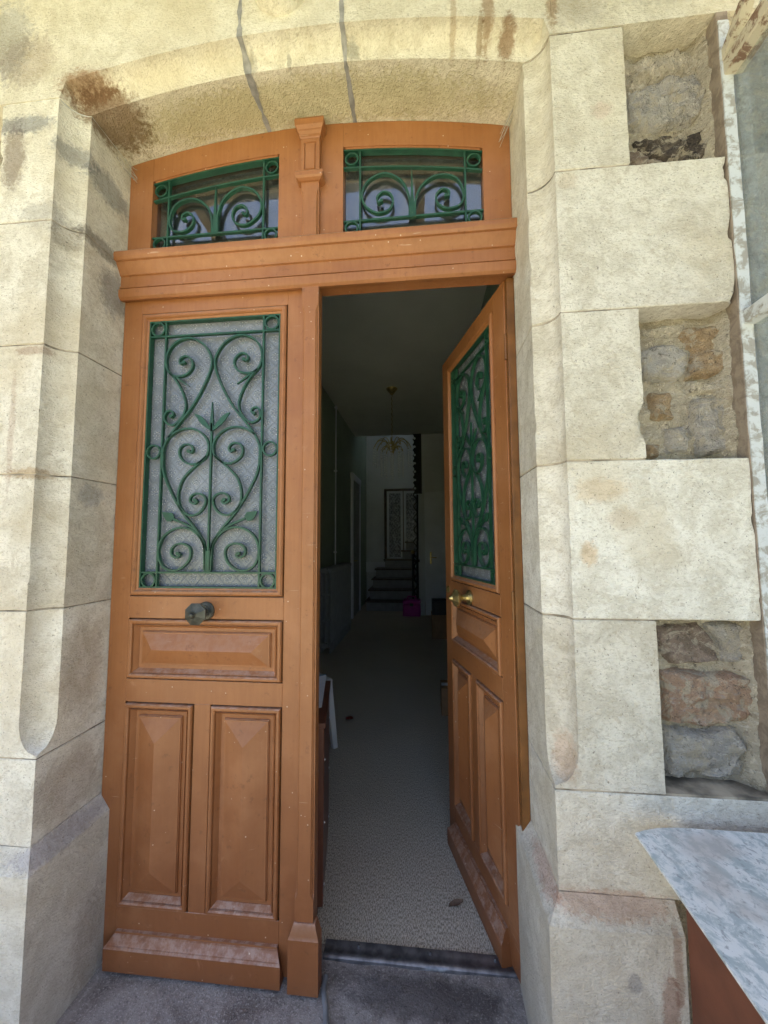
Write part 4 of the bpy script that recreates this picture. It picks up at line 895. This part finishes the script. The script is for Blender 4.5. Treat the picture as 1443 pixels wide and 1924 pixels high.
# cabinet behind the closed leaf, with papers
cb = thing('low_cabinet', 'low dark red brown cabinet standing behind the closed door leaf', 'cabinet', (-0.03, 0.42, FLOOR), R(11)); 
B().box(-0.62, 0.0, -0.22, 0.22, 0.04, 0.67, 0.002).build('carcass', CABW, cb); B().box(-0.625, 0.006, -0.226, 0.226, 0.67, 0.690, 0.002).build('cabinet_top', CABW, cb)
B().box(-0.60, -0.02, -0.20, 0.20, -0.001, 0.041).build('cabinet_base', CABW, cb)
for y in (-0.17, 0.19):
    for z in (0.08, 0.30, 0.53, 0.655): B().lathe([(0.0001, 0.0), (0.004, 0.0), (0.003, 0.003), (0.0001, 0.0035)], (0.0, y, z), 'x', 8).build('screw_cap', WHITEP, cb, smooth=40)
def papersheet(name, label, x0, x1, y0, y1, z, mat, rz, curl=0.012, n=8):
    vs = []; fs = []
    for i in range(n + 1):
        for j in range(n + 1):
            u, v = i / n, j / n; vs.append((x0 + (x1 - x0) * u, y0 + (y1 - y0) * v, z + curl * (max(0, u - 0.5) ** 2 + max(0, v - 0.6) ** 2) + 0.003 * math.sin(5 * u + 3 * v)))
    for i in range(n):
        for j in range(n): fs.append((i * (n + 1) + j, (i + 1) * (n + 1) + j, (i + 1) * (n + 1) + j + 1, i * (n + 1) + j + 1))
    bb = B().add(vs, fs); bb.add([(x, y, zz - 0.003) for x, y, zz in vs], [tuple(reversed(f)) for f in fs])
    o = bb.build(name, mat, None, (-0.1, 0.45, FLOOR + 0.69), smooth=60); o.rotation_euler[2] = rz; return tag(o, label, 'papers')
PZ = FLOOR + 0.6945
papersheet('paper_stack', 'loose white paper sheets lying on the low cabinet', -0.36, -0.052, 0.28, 0.60, PZ + 0.002, PAPER, R(11), 0.07)
papersheet('paper_stack', 'blue grey folder poking out from under the white sheets', -0.30, -0.062, 0.45, 0.655, PZ + 0.0085, BLUEP, R(9), 0.02)
# plastic chair
cr = thing('plastic_chair', 'white plastic garden chair behind the low cabinet in the hall', 'chair', (-0.54, 1.36, FLOOR), R(45))
def leg(x, y, sx_, sy_):
    L = [[(x + sx_ * t + dx, y + sy_ * t + dy, (1 - t) * 0.43) for dx, dy in ((-wd_, -wd_), (wd_, -wd_), (wd_, wd_), (-wd_, wd_))] for t, wd_ in ((0, 0.024), (0.4, 0.021), (1, 0.016))]; B().loft(L).build('leg', PLASTIC, cr)
for x in (-1, 1):
    for y in (-1, 1): leg(x * 0.20, y * 0.19, x * 0.035, y * 0.04)
B().box(-0.23, 0.23, -0.22, 0.22, 0.42, 0.445, 0.01).build('seat', PLASTIC, cr, smooth=40)
b = B(); L = []
for k in range(9):
    t = k / 8; hw = 0.215 * (1 - 0.25 * t ** 4); z = 0.44 + 0.40 * t; y = 0.20 + 0.10 * t
    L.append([(hw * math.sin(q), y + 0.03 - 0.05 * (1 - math.cos(q)), z) for q in [-1.4 + 2.8 * j / 12 for j in range(13)]] + [(hw * 0.97 * math.sin(q), y + 0.042 - 0.05 * (1 - math.cos(q)), z) for q in [1.4 - 2.8 * j / 12 for j in range(13)]])
b.loft(L).build('backrest', PLASTIC, cr, smooth=40)
# small things on the hall floor
tb = thing('toolbox', 'magenta plastic toolbox at the foot of the stairs', 'toolbox', (0.18, 6.0, FLOOR)); DO = (0.18, 6.0, FLOOR)
B().box(0.02, 0.34, 5.90, 6.10, FLOOR, 0.25, 0.015).build('tray', PINK, tb, DO); B().box(0.015, 0.345, 5.895, 6.105, 0.25, 0.33, 0.02).build('lid', PINK, tb, DO)
B().tube([(0.10, 6.0, 0.325), (0.11, 6.0, 0.38), (0.25, 6.0, 0.38), (0.26, 6.0, 0.325)], 0.012, 8).build('handle', PINK, tb, DO, smooth=60); B().box(0.15, 0.21, 5.885, 5.897, 0.22, 0.27, 0.002).build('latch', BLACKI, tb, DO)
bx = thing('cardboard_box', 'brown cardboard box under a black tray by the right hall wall', 'box', (0.72, 4.45, FLOOR)); DO = (0.72, 4.45, FLOOR)
B().box(0.51, 0.92, 4.30, 4.62, FLOOR, 0.36, 0.004).build('carton', CARDB, bx, DO); B().box(0.505, 0.715, 4.295, 4.625, 0.36, 0.366).build('flap', CARDB, bx, DO); B().box(0.72, 0.925, 4.295, 4.625, 0.36, 0.366).build('flap', CARDB, bx, DO)
ty = thing('black_tray', 'black plastic tray with papers resting on the cardboard box', 'tray', (0.72, 4.45, 0.366)); DO = (0.72, 4.45, 0.366)
B().rings((0.50, 0.92, 4.28, 4.62), [(0, 0)], 1).v
b = B(); b.box(0.515, 0.915, 4.30, 4.62, 0.366, 0.376); b.box(0.515, 0.525, 4.30, 4.62, 0.376, 0.55); b.box(0.905, 0.915, 4.30, 4.62, 0.376, 0.55); b.box(0.526, 0.904, 4.30, 4.31, 0.376, 0.55); b.box(0.526, 0.904, 4.61, 4.62, 0.376, 0.55); b.build('tray_shell', BLACKI, ty, DO)
b2 = thing('small_carton', 'small tan carton on the carpet behind the open door leaf', 'box', (0.62, 1.98, FLOOR)); DO = (0.62, 1.98, FLOOR)
B().box(0.525, 0.72, 1.90, 2.10, FLOOR, 0.24, 0.003).build('carton', CARDB, b2, DO); B().box(0.53, 0.715, 1.97, 2.03, 0.24, 0.2412).build('tape_strip', PAPER, b2, DO)
def leafbit(name, label, x, y, L, W_, mat, rz, cat='leaf'):
    vs = []; fs = []; n = 6
    for i in range(n + 1):
        u = i / n; hw = W_ / 2 * math.sin(math.pi * min(0.98, max(0.04, u))) ** 0.8
        for j in (-1, 0, 1): vs.append((x + (u - 0.5) * L, y + j * hw, FLOOR + 0.002 + 0.010 * abs(j) + 0.008 * u * u))
    for i in range(n):
        for j in range(2): fs.append((i * 3 + j, i * 3 + 3 + j, i * 3 + 4 + j, i * 3 + 1 + j))
    o = B().add(vs, fs).build(name, mat, None, (x, y, FLOOR), smooth=60, jitter=0.001, jscale=90); o.rotation_euler[2] = rz; tag(o, label, cat)
leafbit('dry_leaf', 'curled dry brown leaf on the carpet just inside the sill', 0.50, 0.30, 0.055, 0.028, DRYLEAF, R(15))
leafbit('fallen_leaf', 'small red leaf lying on the carpet beside the chair leg', -0.19, 1.77, 0.06, 0.06, REDLEAF, R(-10))

# ------------------------------------------------------------------ veranda on the right: glazed screen, counter
vs_ = thing('veranda_screen', 'flaking white timber veranda screen glazed with dirty panes beside the quoins', 'window', (1.225, -0.25, GROUND)); VO = (1.225, -0.25, GROUND)
B().box(1.2095, 1.240, -0.2405, -0.14, 0.795, 2.8525, 0.002).build('wall_post', RAWPOST, vs_, VO)
b = B(); zq = 0.80; L = []
for k in range(60):
    z = 0.80 + 2.02 * k / 59; L.append([(1.2105 + 0.002 * noise.noise(Vector((z * 9, 1, 0))), -0.2410, z), (1.2105, -0.2445, z), (1.238 + 0.002 * noise.noise(Vector((z * 9, 7, 0))), -0.2445, z), (1.239, -0.2410, z)])
b.loft(L).build('paint_face', PEEL, vs_, VO, jitter=0.0012, jscale=45)
for z0, z1 in ((1.955, 1.992), (2.655, 2.70), (0.76, 0.80)):
    B().box(1.215, 1.262, -2.3, -0.2405, z0, z1, 0.003).build('rail', PEEL2 if z0 > 2.5 else PEEL, vs_, VO)
B().box(1.214, 1.264, -2.36, -2.30, -0.13, 2.70, 0.003).build('end_post', PEEL, vs_, VO)
for z0, z1 in ((0.80, 1.956), (1.991, 2.656)): B().box(1.243, 1.247, -2.3, -0.236, z0, z1).build('pane', VGLASS, vs_, VO)
raf = B(); p0 = Vector((1.225, -0.236, 2.705)); dr = Vector((0, -0.076, 0.06)).normalized(); q = Vector((0, 0.62, 0.785)).normalized()
L = [[p0 + dr * t + q * a + Vector((c_, 0, 0)) for a, c_ in ((-0.012, -0.012), (0.014, -0.012), (0.014, 0.014), (-0.012, 0.014))] for t in (0, 0.35, 0.7, 1.0, 1.3)]
raf.loft([[tuple(v) for v in l] for l in L]).build('raking_bar', PEEL2, vs_, VO)
B().prism([(-0.27, 2.70), (-2.3, 2.70), (-2.3, 3.6), (-1.30, 3.49)], 1.243, 1.247, 0).build('pane', VGLASS, vs_, VO)

ct = thing('counter', 'brown painted counter with marbled laminate top curling against the wall', 'counter', (1.3, -0.8, -0.13)); TO2 = (1.3, -0.8, -0.13)
def rr(x0, y0): return [(x0, y0)]
out = [(0.862, -0.301), (0.889, -0.290), (0.92, -0.281), (0.96, -0.2755), (1.0, -0.2745), (1.3, -0.2745), (1.9, -0.2745), (1.9, -1.25), (0.845, -1.25), (0.851, -0.75), (0.860, -0.44)]
B().prism(out, 0.738, 0.743, 2).build('marbled_top', MARBLE, ct, TO2)
B().box(0.985, 1.9, -1.2, -0.2745, 0.690, 0.7375).build('counter_frame', BROWNP, ct, TO2)
B().box(0.976, 0.985, -1.2, -0.2745, -0.13, 0.7375, 0.001).build('side_panel', BROWNP, ct, TO2)
B().box(0.985, 1.9, -1.2, -1.19, -0.13, 0.69).build('front_panel', BROWNP, ct, TO2)

# ------------------------------------------------------------------ dusty cobwebs in the arch corners
for s, nm in ((-1, 'left'), (1, 'right')):
    b = B(); random.seed(3 + s)
    for k in range(7):
        x, z = s * 0.70, 2.84 - 0.05 * random.random(); y = -0.02 - 0.05 * random.random()
        b.tube([(s * (0.712), y, z + 0.03), (x + s * -0.01, y + 0.01, z - 0.01), (s * (0.69 - 0.02 * random.random()), -0.003, z - 0.03 * random.random())], 0.0005 + 0.0008 * random.random(), 5)
    o = b.build('cobweb', WEB, None, (s * 0.70, -0.03, 2.83)); tag(o, f'dusty cobweb in the {"brown stained" if s < 0 else "clean pale"} springing corner of the arch', 'cobweb')

# ------------------------------------------------------------------ veranda roof over the doorway (out of view, inferred and added for the fanlight reflections)
vr = thing('veranda_roof', 'glazed veranda roof on timber rafters mirrored in the fanlight panes', 'roof', (0, -1.2, 3.6)); QO = (0, -1.2, 3.6)
def rz_(y): return 3.66 + 0.12 * (y + 0.25)
for x in (-2.4, -1.7, -1.0, -0.3, 0.4, 1.1, 1.8, 2.5):
    B().loft([[(x - 0.03, y, rz_(y) - 0.08), (x + 0.03, y, rz_(y) - 0.08), (x + 0.03, y, rz_(y)), (x - 0.03, y, rz_(y))] for y in (-0.245, -2.6)]).build('rafter', RAWPOST, vr, QO)
for y in (-1.75, -2.55): B().box(-2.6, 2.7, y - 0.03, y + 0.03, rz_(y) - 0.131, rz_(y) - 0.081).build('purlin', RAWPOST, vr, QO)
B().loft([[(x, -0.245, rz_(-0.245) + 0.012), (x, -0.90, rz_(-0.90) + 0.012), (x, -0.90, rz_(-0.90) + 0.02), (x, -0.245, rz_(-0.245) + 0.02)] for x in (-2.6, 2.7)]).build('added_dark_sheet', STRIP, vr, QO)  # unseen opaque sheet, added to darken the upper part of the fanlight reflections
for k in range(7):
    x0, x1 = -2.4 + 0.7 * k + 0.004, -2.4 + 0.7 * (k + 1) - 0.004
    B().loft([[(x, -0.262, rz_(-0.262) + 0.003), (x, -2.6, rz_(-2.6) + 0.003), (x, -2.6, rz_(-2.6) + 0.007), (x, -0.262, rz_(-0.262) + 0.007)] for x in (x0, x1)]).build('roof_pane', RGLASS, vr, QO)
for x in (-2.5, 2.6): B().box(x - 0.04, x + 0.04, -2.59, -2.51, -0.13, rz_(-2.55) - 0.131).build('roof_post', RAWPOST, vr, QO)
